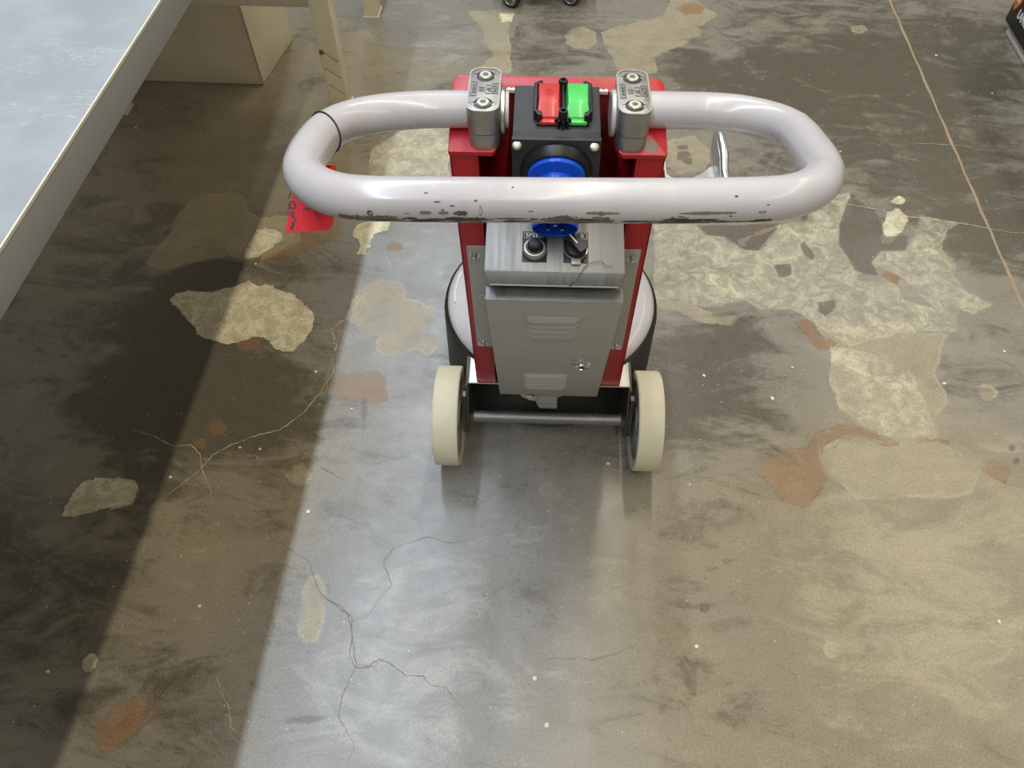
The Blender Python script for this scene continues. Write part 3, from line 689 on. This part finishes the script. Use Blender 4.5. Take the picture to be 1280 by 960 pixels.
# cap plate, U-shaped, slopes up a little to the rear
def cap(bm):
    r = .010; pts = []
    def arc(cx, cy, a0, a1, rr=r, n=5):
        for i in range(n+1): a = R(a0+(a1-a0)*i/n); pts.append((cx+rr*math.cos(a), cy+rr*math.sin(a)))
    yf = -.043; yb = .072; yi = .050; xi = .077; w = W2+.001
    arc(w-.012, yb-.012, 0, 90, .012); arc(-w+.012, yb-.012, 90, 180, .012)
    arc(-w+.003, yf+.003, 180, 270, .003); arc(-xi-.008, yf+.008, 270, 360, .008)
    pts.append((-xi, yi)); pts.append((xi, yi))
    arc(xi+.008, yf+.008, 180, 270, .008); arc(w-.003, yf+.003, 270, 360, .003)
    top = lambda x, y: .7700 + (y+.043)*.30
    A = [bm.verts.new((x, y, top(x, y)-.0065)) for x, y in pts]; B = [bm.verts.new((x, y, top(x, y))) for x, y in pts]
    n = len(pts)
    bm.faces.new(A[::-1]); bm.faces.new(B)
    for i in range(n): bm.faces.new((A[i], A[(i+1) % n], B[(i+1) % n], B[i]))
capo = colpart('cap_plate', RED, column, cap, bev=.0012)
def wornedge(bm):
    prev = None
    for i in range(60):
        x = -.07+.135*i/59; w = random.uniform(.0012, .0042); zt = .7700+(.050+.043)*.30
        a = [bm.verts.new((x, .0500+w, zt+.0004+w*.30)), bm.verts.new((x, .0496, zt+.0002)), bm.verts.new((x, .0495, zt-.004))]
        if prev:
            bm.faces.new((prev[0], prev[1], a[1], a[0])); bm.faces.new((prev[1], prev[2], a[2], a[1]))
        prev = a
colpart('worn_edge', WHITE, column, wornedge)
for z, y in ((.775, .03), (.748, .012), (.735, .05)):
    bm = BM(); lathe(bm, [(.0065, 0), (.0065, .004), (.0035, .0075), (0, .008)], axis_matrix((W2, y, z), (1, 0, 0)), 16); sh(bm); mk('bolt', bm, ZINC, column)

# ---- galvanised hook bracket on the right side
bm = BM(); z0 = .690
prism(bm, [(W2, -.075), (.220, -.075), (.220, .042), (.208, .034), (.195, .020), (.180, .010), (.165, .007), (.152, .012), (.144, .024), (W2, .036)], z0, z0+.003, XY)
box(bm, W2, W2+.003, -.075, .02, z0, z0+.03)
hook = mk('hook_bracket', bm, GALV, G)
bm = BM()
prof = [(-.075, z0), (.065, z0), (.078, z0+.006), (.083, z0+.018), (.081, z0+.028), (.070, z0+.033), (.02, z0+.031), (.002, z0+.022), (-.075, z0+.020)]
prism(bm, prof, .2145, .2175, YZ); mk('upturned_flange', bm, GALV, hook, bev=.0008)
bm = BM(); tube(bm, catmull([(.219, -.075, z0+.021), (.220, .00, z0+.024), (.221, .03, z0+.032), (.220, .068, z0+.033), (.218, .081, z0+.024)], 6), [.0035+.0025*math.sin(math.pi*min(1, i/24)) for i in range(25)], 10); mk('rolled_lip', bm, GALV, hook)

# ---- clamps (cast aluminium, two bolts each)
def clamp(s):
    cx = s*.0925; cy = .006; w, L = .0405, .094; z0 = .7695
    pr = lambda k: rrect(cx, cy, w*k, L-w*(1-k), w*k*.34, 6)
    bm = BM()
    prism(bm, pr(.94), z0, z0+.0225, XY); c = None
    sh(bm); low = mk('clamp_lower', bm, CAST, G, bev=.0006)
    bm = BM(); prism(bm, pr(1.0), z0+.0235, z0+.0570, XY); sh(bm); up = mk('tube_clamp', bm, CAST, G, bev=.0016)
    bm = BM()   # raised border rim on the top face
    zt = z0+.0570; a = pr(1.0); b = pr(.90); A = [bm.verts.new((*p, zt-.001)) for p in a]; B = [bm.verts.new((*p, zt+.0012)) for p in a]; C = [bm.verts.new((*p, zt+.0012)) for p in b]; D = [bm.verts.new((*p, zt-.001)) for p in b]; n = len(a)
    for q, r_ in ((A, B), (B, C), (C, D)):
        for i in range(n): bm.faces.new((q[i], q[(i+1) % n], r_[(i+1) % n], r_[i]))
    sh(bm); mk('rim', bm, CAST, up, bev=0)
    for dy in (-.029, .029):
        M = axis_matrix((cx, cy+dy, zt), (0, 0, 1))
        bm = BM(); lathe(bm, [(.0118, .0003), (.0088, .0006), (.0086, -.001), (.0118, -.001)], M, 32, closed=True); sh(bm); mk('counterbore', bm, BLACKG, up)
        bm = BM(); lathe(bm, [(.0080, -.001), (.0080, .0020), (.0072, .0028), (0, .0028)], M, 32); sh(bm); mk('bolt', bm, ZINC, up)
        bm = BM(); lathe(bm, [(.0040, .0026), (.0040, .0031), (0, .0031)], M, 6); sh(bm); mk('hex_socket', bm, CASTD, up, smooth=False)
    tt = zt+.0002
    ML2 = lambda x, y: Matrix.Translation((cx+x, cy+y, tt)) @ Matrix.Rotation(R(-90), 4, 'Z')
    def frame(x, y, w_, h_):
        bm = BM(); th = .0007
        for q in ((x-w_/2, x+w_/2, y+h_/2-th, y+h_/2), (x-w_/2, x+w_/2, y-h_/2, y-h_/2+th), (x-w_/2, x-w_/2+th, y-h_/2, y+h_/2), (x+w_/2-th, x+w_/2, y-h_/2, y+h_/2)):
            box(bm, cx+q[0], cx+q[1], cy+q[2], cy+q[3], tt-.0005, tt+.0005)
        sh(bm); mk('cast_frame', bm, CASTD, up)
    for x, y, txt, sz, fw, fh in ((-.0130, .001, 'STAUFF', .0064, .0074, .030), (-.0035, 0, 'S', .0072, .0070, .0085), (.0048, 0, 'PP', .0072, .0066, .018), (.0130, .002, '624', .0098, .0084, .0215)):
        o = text_obj('cast_lettering', txt, sz, ML2(x, y), CASTD, up, .0004); o.data.transform(Matrix.Translation((.001-.0108*tt, 0, 0)))
        frame(x, y, fw, fh)
    for x, y in ((-.0125, .031), (.0125, .031), (-.0125, -.029), (.0125, -.029)):
        bm = BM(); lathe(bm, [(.0032, -.0004), (.0032, .0004), (.0026, .0006), (.0026, -.0004)], axis_matrix((cx+x, cy+y, zt), (0, 0, 1)), 16, closed=True); sh(bm); mk('cast_dimple', bm, CAST, up)
    # the tube end with its flange inside
    x0 = s*.066
    bm = BM(); lathe(bm, [(.0, .0), (.0275, 0), (.0285, .001), (.0285, .005), (.0275, .006), (.02, .006)], axis_matrix((x0, cy-.004, .7985), (s, 0, 0)), 40); sh(bm); mk('tube_end_flange', bm, CHAN if s < 0 else PAINT, G)
clamp(-1); clamp(1)

# ---- handle loop
HP = [(-.070, .003, .8005), (-.147, .0005, .8013), (-.195, -.006, .803), (-.232, -.018, .806), (-.260, -.036, .8105), (-.279, -.062, .817), (-.2885, -.098, .826), (-.2895, -.150, .839), (-.2835, -.184, .8475), (-.268, -.212, .8545), (-.245, -.231, .8592), (-.216, -.2405, .8615), (-.17, -.242, .862), (-.0565, -.239, .8612), (.074, -.2345, .8598), (.15, -.2305, .8589),
      (.208, -.2245, .8575), (.2385, -.2135, .8547), (.262, -.194, .850), (.276, -.168, .843), (.2805, -.140, .836), (.2795, -.105, .8276), (.276, -.062, .817), (.266, -.034, .810), (.246, -.013, .8045), (.218, .002, .801), (.186, .009, .799), (.157, .0105, .7985), (.058, .0105, .7985)]
path = catmull(HP, 6); n = 40; rad = .0228
bm = BM(); rings = tube(bm, path, rad, n, True)
lay = {}
for i, (p, rg) in enumerate(zip(path, rings)):
    for v in rg:
        d = (v.co - p).normalized()
        a = max(0., d.dot(Vector((0, -.55, -.835)))) ** 3         # underside edge that meets the user's knee height knocks
        lay[v.index if v.index >= 0 else id(v)] = 0
bm.verts.ensure_lookup_table(); bm.verts.index_update(); wear = [0.]*len(bm.verts)
for p, rg in zip(path, rings):
    for v in rg:
        d = (v.co - p).normalized(); a = max(0., d.dot(Vector((0, -.90, -.43)))) ** 8; b = max(0., d.dot(Vector((0, -1, 0)))) ** 2
        front = 1 if p.y < -.2 else .35
        wear[v.index] = min(1, front*(.85*a + .28*b))
hd = mk('handle', bm, PAINT, G, sharp=60)
at = hd.data.attributes.new('wear', 'FLOAT', 'POINT'); at.data.foreach_set('value', wear)
k_ = min(range(len(path)), key=lambda i: (path[i]-Vector((.2735, -.050, .814))).length)
bm = BM(); t_ = (path[k_+1]-path[k_-1]).normalized(); Mq = axis_matrix(path[k_], t_)
tube(bm, [Mq @ Vector(((rad-.0002)*math.cos(a), (rad-.0002)*math.sin(a), 0)) for a in np.linspace(0, 2*math.pi, 41)], .0008, 6, False, ref=tuple(t_)); mk('weld_seam', bm, PAINT, hd)
# scuffs knocked through the paint (thin shallow dents following the tube)
def scuff(x, ang, L, w, m):
    """patch wrapped on the front bar, ang degrees below the horizontal front"""
    bm = BM(); nn_ = 12; P = []
    pc = min(path, key=lambda q: abs(q.x-x) + (0 if q.y < -.18 else 9)); top_, bot_ = [], []
    for i in range(nn_+1):
        t = i/nn_; xx = x-L/2+L*t; hw = w*.5*math.sin(math.pi*min(1, max(0, t*.94+.03)))**.5*random.uniform(.6, 1.2)/rad
        c = min(path, key=lambda q: abs(q.x-xx) + (0 if q.y < -.18 else 9)); k = path.index(c)
        c2 = path[k+1] if path[k+1].x > path[k].x else path[k-1]
        f = 0 if abs(c2.x-c.x) < 1e-6 else (xx-c.x)/(c2.x-c.x); cc = c.lerp(c2, f)
        for lst, sg in ((top_, 1), (bot_, -1)):
            a = R(ang)-sg*hw; lst.append(bm.verts.new(cc + (rad+.0002)*Vector((0, -math.cos(a), -math.sin(a)))))
    for i in range(nn_): bm.faces.new((top_[i], bot_[i], bot_[i+1], top_[i+1]))
    mk('scuff', bm, m, hd)
SCF = simple('bared_grey_primer', (134, 128, 122), .5, .2, .2, 90); SCD = simple('dark_grime', (88, 80, 66), .7, 0, .3, 120)
for x, a, L, w in ((-.198, -2, .006, .008), (-.142, -6, .012, .005), (-.124, -6, .010, .005), (-.107, -5, .014, .006), (-.087, -12, .003, .011), (.035, -8, .034, .0042), (.14, -8, .058, .0035), (.195, -8, .008, .003), (.031, 8, .013, .005)):
    scuff(x, a, L, w, SCF if w < .0055 else SCD)
for k in range(46):
    x = random.choice((random.uniform(-.24, .24), random.uniform(-.16, -.02), random.uniform(.08, .2))); scuff(x, random.uniform(12, 36), random.uniform(.006, .034), random.uniform(.0016, .005), SCD)
for k in range(14): scuff(random.uniform(-.2, .2), random.uniform(-80, 10), random.uniform(.002, .008), random.uniform(.001, .0022), SCD)

# ---- electrical enclosure
E0, E1 = -.0915, .0925; XC = .0065
def ex(bm): 
    for v in bm.verts: v.co.x += -.008+.0
    return bm
def ebox(name, prof, x0, x1, mat, parent, bev=.0012):
    bm = BM(); prism(bm, prof, x0, x1, YZ); sh(bm); return mk(name, bm, mat, parent, bev=bev)
fl = FY
body = ebox('control_enclosure', [(fl(.575)-.001, .571), (-.080, .571), (-.125, .604), (-.131, .588), (.018, .190), (fl(.19)+.03, .190), (fl(.575)+.03, .575)], -.0895, .0895, STEEL, G)
panel = ebox('control_panel', [(fl(.70)-.001, .6945), (-.072, .6775), (-.138, .6605), (-.1435, .6575), (-.1435, .6545), (-.080, .590), (-.080, .572), (fl(.583)-.001, .572)], -.092, .092, STEEL, G, .0018)
bm = BM()
P0 = [(-.092, -.1425, .6590), (.092, -.1425, .6590), (.084, -.1530, .6460), (-.084, -.1530, .6460)]
A = [bm.verts.new(p) for p in P0]; B = [bm.verts.new((x, y+.003, z-.001)) for x, y, z in P0]
bm.faces.new(A); bm.faces.new(B[::-1])
for i in range(4): bm.faces.new((A[i], B[i], B[(i+1) % 4], A[(i+1) % 4]))
sh(bm); mk('folded_lip', bm, STEEL, panel, bev=.0006)
bm = BM(); tube(bm, [(-.084, -.1535, .6450), (.084, -.1535, .6450)], .0014, 8); sh(bm); mk('hemmed_edge', bm, STEEL, panel)
bm = BM(); prism(bm, [(-.152, .6460), (-.149, .6460), (-.09, .600), (-.09, .597)], -.083, .083, YZ); sh(bm); mk('panel_return', bm, STEEL, panel)
ebox('drip_lip', [(-.1345, .6065), (-.125, .6065), (-.125, .609), (-.1345, .609)], -.0855, .088, CHAN, body, .0004)
for s in (-1, 1):   # screwed side flanges
    a, b = sorted((s*.0895, s*.1285))
    bm = BM(); leanbox(bm, a, b, -.0025, -.0006, .3175, .588); sh(bm); fo = mk('mounting_flange', bm, STEELV, body, bev=.0004)
    bm = BM(); a, b = sorted((s*.0935, s*.0955)); leanbox(bm, a, b, -.04, 0, .3175, .62); sh(bm); mk('enclosure_side', bm, STEELV, body)
    for z in (.568, .328):
        x = s*.1175; y = FY(z)-.0025
        bm = BM(); lathe(bm, [(.0075, 0), (.0075, .0012), (.0052, .0012), (.0050, .0038), (.0028, .0055), (0, .006)], axis_matrix((x, y, z), (0, -1, 0)), 20); sh(bm); mk('screw', bm, CHROME, body)
# door: shallow tray
DO = Vector((0, -.154, .6165)); DB = Vector((0, -.004, .1845)); dn = (DB-DO).normalized(); dz = -dn; dnorm = Vector((0, dn.z, -dn.y)).normalized()
if dnorm.y > 0: dnorm = -dnorm
MD = Matrix(((1, 0, 0, 0), (0, dz.y, dnorm.y, DB.y), (0, dz.z, dnorm.z, DB.z), (0, 0, 0, 1)))   # local x, up the door, outward
LD = (DO-DB).length
bm = BM()
Lo, Hi, wd_ = -.0915, .0935, LD
box(bm, Lo, Hi, 0, LD, -.0022, 0)
for a, b in ((Lo, Lo+.002), (Hi-.002, Hi)): box(bm, a, b, 0, LD, -.019, -.0018)
box(bm, Lo, Hi, LD-.002, LD, -.019, -.0018); box(bm, Lo, Hi, 0, .002, -.019, -.0018)
bmesh.ops.transform(bm, matrix=MD, verts=bm.verts); sh(bm); door = mk('enclosure_door', bm, STEELV, G, bev=.0009)
bm = BM(); box(bm, Lo+.0002, Hi-.0002, LD-.0005, LD+.0005, -.0185, .0002); bmesh.ops.transform(bm, matrix=MD, verts=bm.verts); sh(bm); mk('folded_edge', bm, STEEL, door, bev=.0003)
LVSHADE = simple('louver_shadow_gap', (66, 65, 61), .6, .2, .1, 60)  # flat dark strip colour, painted shade below each louver lip
def louver(x0, x1, yc, h):
    """pressed louvre: smooth bulge with an overhang at its lower edge"""
    bm = BM(); nu, nv_ = 20, 6; g = []
    for i in range(nu+1):
        u = i/nu; row = []
        e = min(1, min(u, 1-u)/.15); e = math.sin(e*math.pi/2)
        for j in range(nv_+1):
            v = j/nv_; prof = math.sin(math.pi/2*(1-v))**1 if v > .0 else 1
            hh = .0068*e*(math.cos(v*math.pi/2)); x = x0+(x1-x0)*u
            row.append(bm.verts.new((x, yc-h*.5*e+h*v*e, hh+.0002)))
        row.append(bm.verts.new((x, yc-h*.5*e, .0001))); g.append(row)
    for i in range(nu):
        for j in range(nv_): bm.faces.new((g[i][j], g[i+1][j], g[i+1][j+1], g[i][j+1]))
        bm.faces.new((g[i][-1], g[i+1][-1], g[i+1][0], g[i][0]))
    bmesh.ops.transform(bm, matrix=MD, verts=bm.verts); sh(bm); lv = mk('louver', bm, STEELV, door, sharp=50)
    bm = BM(); box(bm, x0+.003, x1-.003, yc-h*.5-.0058, yc-h*.5+.0002, .0001, .0004); bmesh.ops.transform(bm, matrix=MD, verts=bm.verts); sh(bm); mk('louver_shade_strip', bm, LVSHADE, door)
for k in range(4): louver(-.041, .040, LD*.868-k*.0195, .0125)
for k in range(4): louver(-.046, .034, LD*.285-k*.0205, .0130)
# lock
LM = MD @ Matrix.Translation((.052, LD*.44, 0))
bm = BM(); lathe(bm, [(.0165, .0), (.0165, .002), (.0145, .0035), (.0125, .009), (.0105, .010), (.0095, .0075), (0, .0075)], LM, 32); sh(bm); lk = mk('lock', bm, CHROME, door)
bm = BM(); lathe(bm, [(.0055, .0075), (.0055, .0105), (0, .0108)], LM, 3); sh(bm)
bmesh.ops.scale(bm, vec=(1, 1, 1), verts=bm.verts); mk('lock_core', bm, DARKST, door)
bm = BM()
for k, (x, y, r_) in enumerate(((-.085, LD*.80, .001), (-.083, LD*.76, .0011), (-.0895, LD*.62, .001), (.083, LD*.72, .0009))):
    lathe(bm, [(r_, .0003), (0, .0004)], MD @ Matrix.Translation((x, y, 0)), 8)
sh(bm); mk('rivet_marks', bm, DARKST, door)
bm = BM(); tube(bm, [MD @ Vector((-.0915+.006*math.cos(a)-.002, LD-.012+.006*math.sin(a), -.010)) for a in np.linspace(R(90), R(270), 9)], .0016, 8); sh(bm); mk('hinge_loop', bm, CHROME, door)

# knobs on the sloped panel
pn = Vector((0, -.072-(-.138), .6775-.6605)).normalized(); pz = Vector((0, -pn.z, pn.y))
MP = Matrix(((1, 0, 0, 0), (0, pn.y, pz.y, -.138), (0, pn.z, pz.z, .6605), (0, 0, 0, 1)))
def onpanel(bm): bmesh.ops.transform(bm, matrix=MP, verts=bm.verts); return sh(bm)
def plate(cx, txt, tx):
    bm = BM(); prism(bm, rrect(cx, .033, .0325, .046, .001, 2), 0, .0012, XY); onpanel(bm); mk('legend_plate', bm, LABEL, panel)
    bm = BM(); th = .0005; x0, x1, y0, y1 = cx-.0145, cx+.0145, .0455, .0545
    for q in ((x0, x1, y0, y0+th), (x0, x1, y1-th, y1), (x0, x0+th, y0, y1), (x1-th, x1, y0, y1)): box(bm, *q, .0012, .0015)
    onpanel(bm); mk('legend_frame', bm, GREYR, panel)
    o = text_obj('lettering', txt, .0085, Matrix.Translation((cx+tx, .0498, .0014)), WHT, panel, .0002, 1.05)
    o.data.transform(MP); o.data.transform(Matrix.Translation((.001-.0108*.67, 0, 0)))
plate(-.0265, 'SPEED', 0); plate(.028, 'R', .0085)
M = Matrix.Translation((-.0265, .0265, 0))
bm = BM(); lathe(bm, [(.0150, .001), (.0155, .003), (.0150, .0085), (.0135, .0105), (.0118, .0108), (.0115, .009)], M, 40); onpanel(bm); mk('knob_bezel', bm, GREYR, panel)
bm = BM(); lathe(bm, [(.0118, .008), (.0115, .0115), (.0090, .012), (.0085, .020), (.0075, .0212), (0, .0214)], M, 40)
lathe(bm, [(.0066, .0214), (.006, .0225), (0, .0226)], M, 24)
onpanel(bm); mk('speed_knob', bm, BLACKG, panel)
M = Matrix.Translation((.028, .0265, 0))
bm = BM(); lathe(bm, [(.0152, .001), (.0152, .006), (.0145, .0075), (.0130, .0075)], M, 40); onpanel(bm); mk('selector_bezel', bm, CHROME, panel)
bm = BM(); prism(bm, rrect(.028, .0095, .012, .007, .002, 3), .001, .004, XY); onpanel(bm); mk('selector_tab', bm, GREYR, panel)
bm = BM(); lathe(bm, [(.0142, .0065), (.0138, .012), (.0128, .0135), (0, .0135)], M, 40)
rot = Matrix.Translation((.028, .0265, 0)) @ Matrix.Rotation(R(38), 4, 'Z')
vs = prism(bm, [(-.0050, -.0135), (.0050, -.0135), (.0042, .0145), (-.0042, .0145)], .0130, .0235, XY); bmesh.ops.transform(bm, matrix=rot, verts=vs)
for v in vs[len(vs)//2:]: pass
onpanel(bm); mk('selector_knob', bm, BLACKG, panel, bev=0)
bm = BM(); vs = box(bm, -.0009, .0009, -.001, .0152, .0236, .0241); box(bm, -.0009, .0009, .0146, .0152, .0136, .0241)
bmesh.ops.transform(bm, matrix=rot, verts=bm.verts); onpanel(bm); mk('pointer_line', bm, WHT, panel)

bm = BM(); tube(bm, catmull([(.018, -.1545, .645), (.030, -.150, .655), (.042, -.134, .6655), (.060, -.128, .667), (.066, -.133, .6655), (.076, -.134, .665)], 6), .0005, 5); sh(bm); mk('stray_fibre', bm, DARKST, panel)
# connector and cable under the enclosure
bm = BM(); prism(bm, [(-.026, .186), (.027, .186), (.027, .170), (.019, .168), (.019, .128), (-.016, .128), (-.023, .150), (-.026, .170)], .004, .034, XZ); sh(bm); cn = mk('connector_hood', bm, GREYC, G, bev=.001)
bm = BM()
for k in range(4):
    x = -.0135+.0085*k
    for s in (-1, 1):
        vs = box(bm, -.0004, .0004, -.0008, 0, -.0065, .0065); bmesh.ops.transform(bm, matrix=Matrix.Translation((x, .0042, .158)) @ Matrix.Rotation(R(s*32), 4, 'Y'), verts=vs)
for z in (.151, .165): box(bm, -.019, .017, .0034, .0044, z-.0004, z+.0004)
box(bm, -.017, .017, .0034, .0044, .1375, .1385)
sh(bm); mk('cross_ribs', bm, GALV, cn)
bm = BM(); tube(bm, catmull([(-.060, .03, .20), (-.058, .024, .178), (-.050, .018, .160), (-.040, .016, .152), (-.028, .016, .151)], 6), .0062, 14); sh(bm); mk('hose_elbow', bm, BRASS, cn)
bm = BM(); cyl(bm, (-.0345, .016, .1515), (-.0225, .016, .150), .0095, 6); cyl(bm, (-.038, .016, .152), (-.0345, .016, .1515), .0075, 18); sh(bm); mk('gland_nut', bm, CHROME, cn)
bm = BM(); cyl(bm, (.016, .014, .128), (.016, .014, .112), .0018, 8); sh(bm); mk('stub_wire', bm, BLACKP, cn)
bm = BM()
tube(bm, catmull([(-.09, .05, .35), (-.098, .03, .26), (-.095, .05, .19), (-.08, .12, .15)], 6), .006, 10); sh(bm); mk('power_cable', bm, BLACKP, G)

# ---- switch box with buttons and blue inlet
SB = -.0015
BX = .0060
def sbox(name, mat, parent, fn, **k):
    bm = BM(); fn(bm); sh(bm)
    return mk(name, bm, mat, parent, **k)
sw = sbox('switch_box', BLACKP, G, lambda bm: prism(bm, [(-.036, .800), (-.046, .793), (-.047, .666), (.048, .666), (.048, .806), (.0465, .8065)], SB-.0545, SB+.0545, YZ), bev=.0025)
def slabs(bm):
    box(bm, SB-.056, SB+.056, -.0495, -.038, .668, .795)
sbox('box_lid', BLACKP, sw, slabs, bev=.003)
for x in (-.049, .047):
    bm = BM(); lathe(bm, [(.0062, 0), (.0062, .002), (.0045, .0042), (.002, .0046), (.0018, .003), (0, .003)], axis_matrix((SB+x, -.0485, .786), (0, -.75, .66)), 20); sh(bm); mk('screw', bm, ZINC, sw)
zt = .803
# guard frame round the buttons
def guard(bm):
    for s in (-1, 1):
        prism(bm, [(s*.0335, -.021), (s*.0365, -.018), (s*.0370, .040), (s*.030, .046), (s*.026, .046), (s*.026, .042), (s*.0325, .038), (s*.0325, -.016), (s*.026, -.021), (s*.026, -.027), (s*.031, -.027)], .798, .815, lambda p, q, a: (BX+p, q, a))
    prism(bm, [(-.0022, -.024), (.0022, -.024), (.0012, -.012), (.0012, .034), (-.0012, .034), (-.0012, -.012)], .798, .817, lambda p, q, a: (BX+p, q, a))
    box(bm, BX-.033, BX+.033, -.030, .043, .797, .8035)
sbox('button_guard', BLACKG, sw, guard, bev=.0006)
for y in (-.0245, .0405):
    bm = BM(); lathe(bm, [(.0058, -.018), (.0058, .0), (.0054, .001), (.0032, .001), (.003, -.002), (0, -.002)], axis_matrix((BX, y, .819), (0, 0, 1)), 20); sh(bm); mk('guard_boss', bm, BLACKG, sw)
for k in range(5):
    a = R(180+36*k+18); bm = BM(); box(bm, -.001, .001, -.0045, 0, .797, .811, Matrix.Translation((BX+.0062*math.cos(a), -.026+.0062*math.sin(a), 0)) @ Matrix.Rotation(a+R(90), 4, 'Z')); sh(bm); mk('guard_rib', bm, BLACKG, sw)
def button(name, cx, mat, y0=-.0215, y1=.037, h=.819):
    bm = BM(); w = .0150
    lo = [(cx-w, y0), (cx+w, y0), (cx+w, y1), (cx-w, y1)]; hi = [(cx-w*.80, y0+.0165), (cx+w*.80, y0+.0165), (cx+w*.86, y1-.003), (cx-w*.86, y1-.003)]
    A = [bm.verts.new((x, y, .801)) for x, y in lo]; A2 = [bm.verts.new((x, y, .8085)) for x, y in lo]; B = [bm.verts.new((x, y, h)) for x, y in hi]
    bm.faces.new(A[::-1]); bm.faces.new(B)
    for q, r_ in ((A, A2), (A2, B)):
        for i in range(4): bm.faces.new((q[i], q[(i+1) % 4], r_[(i+1) % 4], r_[i]))
    vs = box(bm, cx-w*.75, cx+w*.75, y0-.0085, y0+.001, .801, .8065)
    sh(bm); return mk(name, bm, mat, sw, bev=.0013)
button('stop_button', BX-.0178, REDB)
button('start_button', BX+.0184, GREENB)
for r_, in ((.0062,), (.0030,)):
    bm = BM(); lathe(bm, [(r_, 0), (r_, .0004), (r_-.0007, .0004), (r_-.0007, 0)], axis_matrix((BX-.0178, .0145, .819), (0, 0, 1)), 28, closed=True); sh(bm); mk('stop_ring', bm, REDB2, sw)
# blue inlet
IA = Vector((0, -.88, -.475)).normalized(); IO = Vector((SB+.001, -.047, .733))
MI = axis_matrix(IO, IA)
bm = BM(); lathe(bm, [(.047, -.006), (.0465, .003), (.043, .0075), (.0385, .0078), (.0375, .0), (.0375, -.006)], axis_matrix(IO+Vector((0, 0, .012)), Vector((0, -.96, -.28))), 56, closed=True); sh(bm); inl = mk('inlet_collar', bm, BLACKG, sw)
bm = BM(); lathe(bm, [(.0370, -.004), (.0370, .010), (.0360, .0115), (.0325, .0118), (0, .0118)], axis_matrix(IO+Vector((0, -.002, .0145)), Vector((0, -.96, -.28))), 64)
lathe(bm, [(.0305, .0), (.0300, .067), (.0285, .068), (.0278, .067), (.0274, .030), (.0, .030)], MI, 64); sh(bm); ib = mk('blue_inlet', bm, BLUE, sw, sharp=30)
bm = BM(); box(bm, -.0028, .0028, -.0325, -.0290, .03, .0665, MI); sh(bm); mk('inlet_key', bm, BLUED, sw)
for a in (90, 210, 330):
    c = MI @ Vector((.0108*math.cos(R(a)), .0108*math.sin(R(a)), .03)); e = MI @ Vector((.0108*math.cos(R(a)), .0108*math.sin(R(a)), .0665))
    bm = BM(); cyl(bm, c, e, .0026, 14); sh(bm); mk('contact_pin', bm, CHROME, sw)

# ---------------------------------------------------------------- red tag hanging from the handle
ct, st_ = .8, .6
tg = empty('hanging_tag', tuple(G.matrix_basis @ Vector((-.285, -.165, .79)))); tg.rotation_euler = (0, 0, R(1.5))
tag(tg, 'red plastic tag with black handwriting tied to the left side of the handle', 'tag')
def TP(x, b, h=0):   # x in machine coords (m), b along the slope, h off the face
    return Vector((x+.285, (b*ct-h*st_)-.005, b*st_+h*ct))
bm = BM(); out = [(-.3075, .047), (-.2635, .0445), (-.2655, -.0215), (-.2675, -.0265), (-.2725, -.0295), (-.3175, -.034), (-.3195, -.0335), (-.3205, -.0315)]
A = [bm.verts.new(TP(x, b, 0)) for x, b in out]; B = [bm.verts.new(TP(x, b, .0012)) for x, b in out]; n = len(out)
bm.faces.new(A[::-1]); bm.faces.new(B)
for i in range(n): bm.faces.new((A[i], A[(i+1) % n], B[(i+1) % n], B[i]))
mk('tag_plate', bm, TAGR, tg, sharp=30)
for s_ in TAGSTROKES:
    bm = BM(); pts = catmull([(x/1000, b/1000, 0) for x, b in s_], 3); ribbon(bm, pts, [.0019*random.uniform(.75, 1.3) for _ in pts], 0)
    for v in bm.verts: v.co = TP(v.co.x, v.co.y, .0014)
    mk('handwriting', bm, INK, tg)
# zip tie round the tube
k = min(range(len(path)), key=lambda i: (path[i]-Vector((-.284, -.080, .8215))).length + (0 if path[i].x < 0 else 9))
tt_ = (path[k+1]-path[k-1]).normalized(); tt_ = (tt_ + Vector((.62, 0, 0))*.0).normalized(); c = path[k]
ax_ = (Matrix.Rotation(R(-22), 3, 'Z') @ tt_).normalized()
MX = axis_matrix(c, ax_); bm = BM(); ring = []
for i in range(49):
    a = 2*math.pi*i/48; d = MX.to_3x3() @ Vector((math.cos(a), math.sin(a), 0)); d2 = d - tt_*d.dot(tt_); ring.append(c + d*((rad+.0009)/d2.length))
ring = [p + Vector((.285, .165, -.79)) for p in ring]
tube(bm, ring, .0011, 8, False, ref=tuple(ax_)); mk('zip_tie', bm, TIE, tg)
pb = min(ring, key=lambda p: p.z)
bm = BM(); tube(bm, catmull([pb, Vector((-.008, .055, .012)), Vector((.002, .045, .020)), TP(-.288, .041, .002)], 5), .001, 6); mk('tie_tail', bm, TIE, tg)
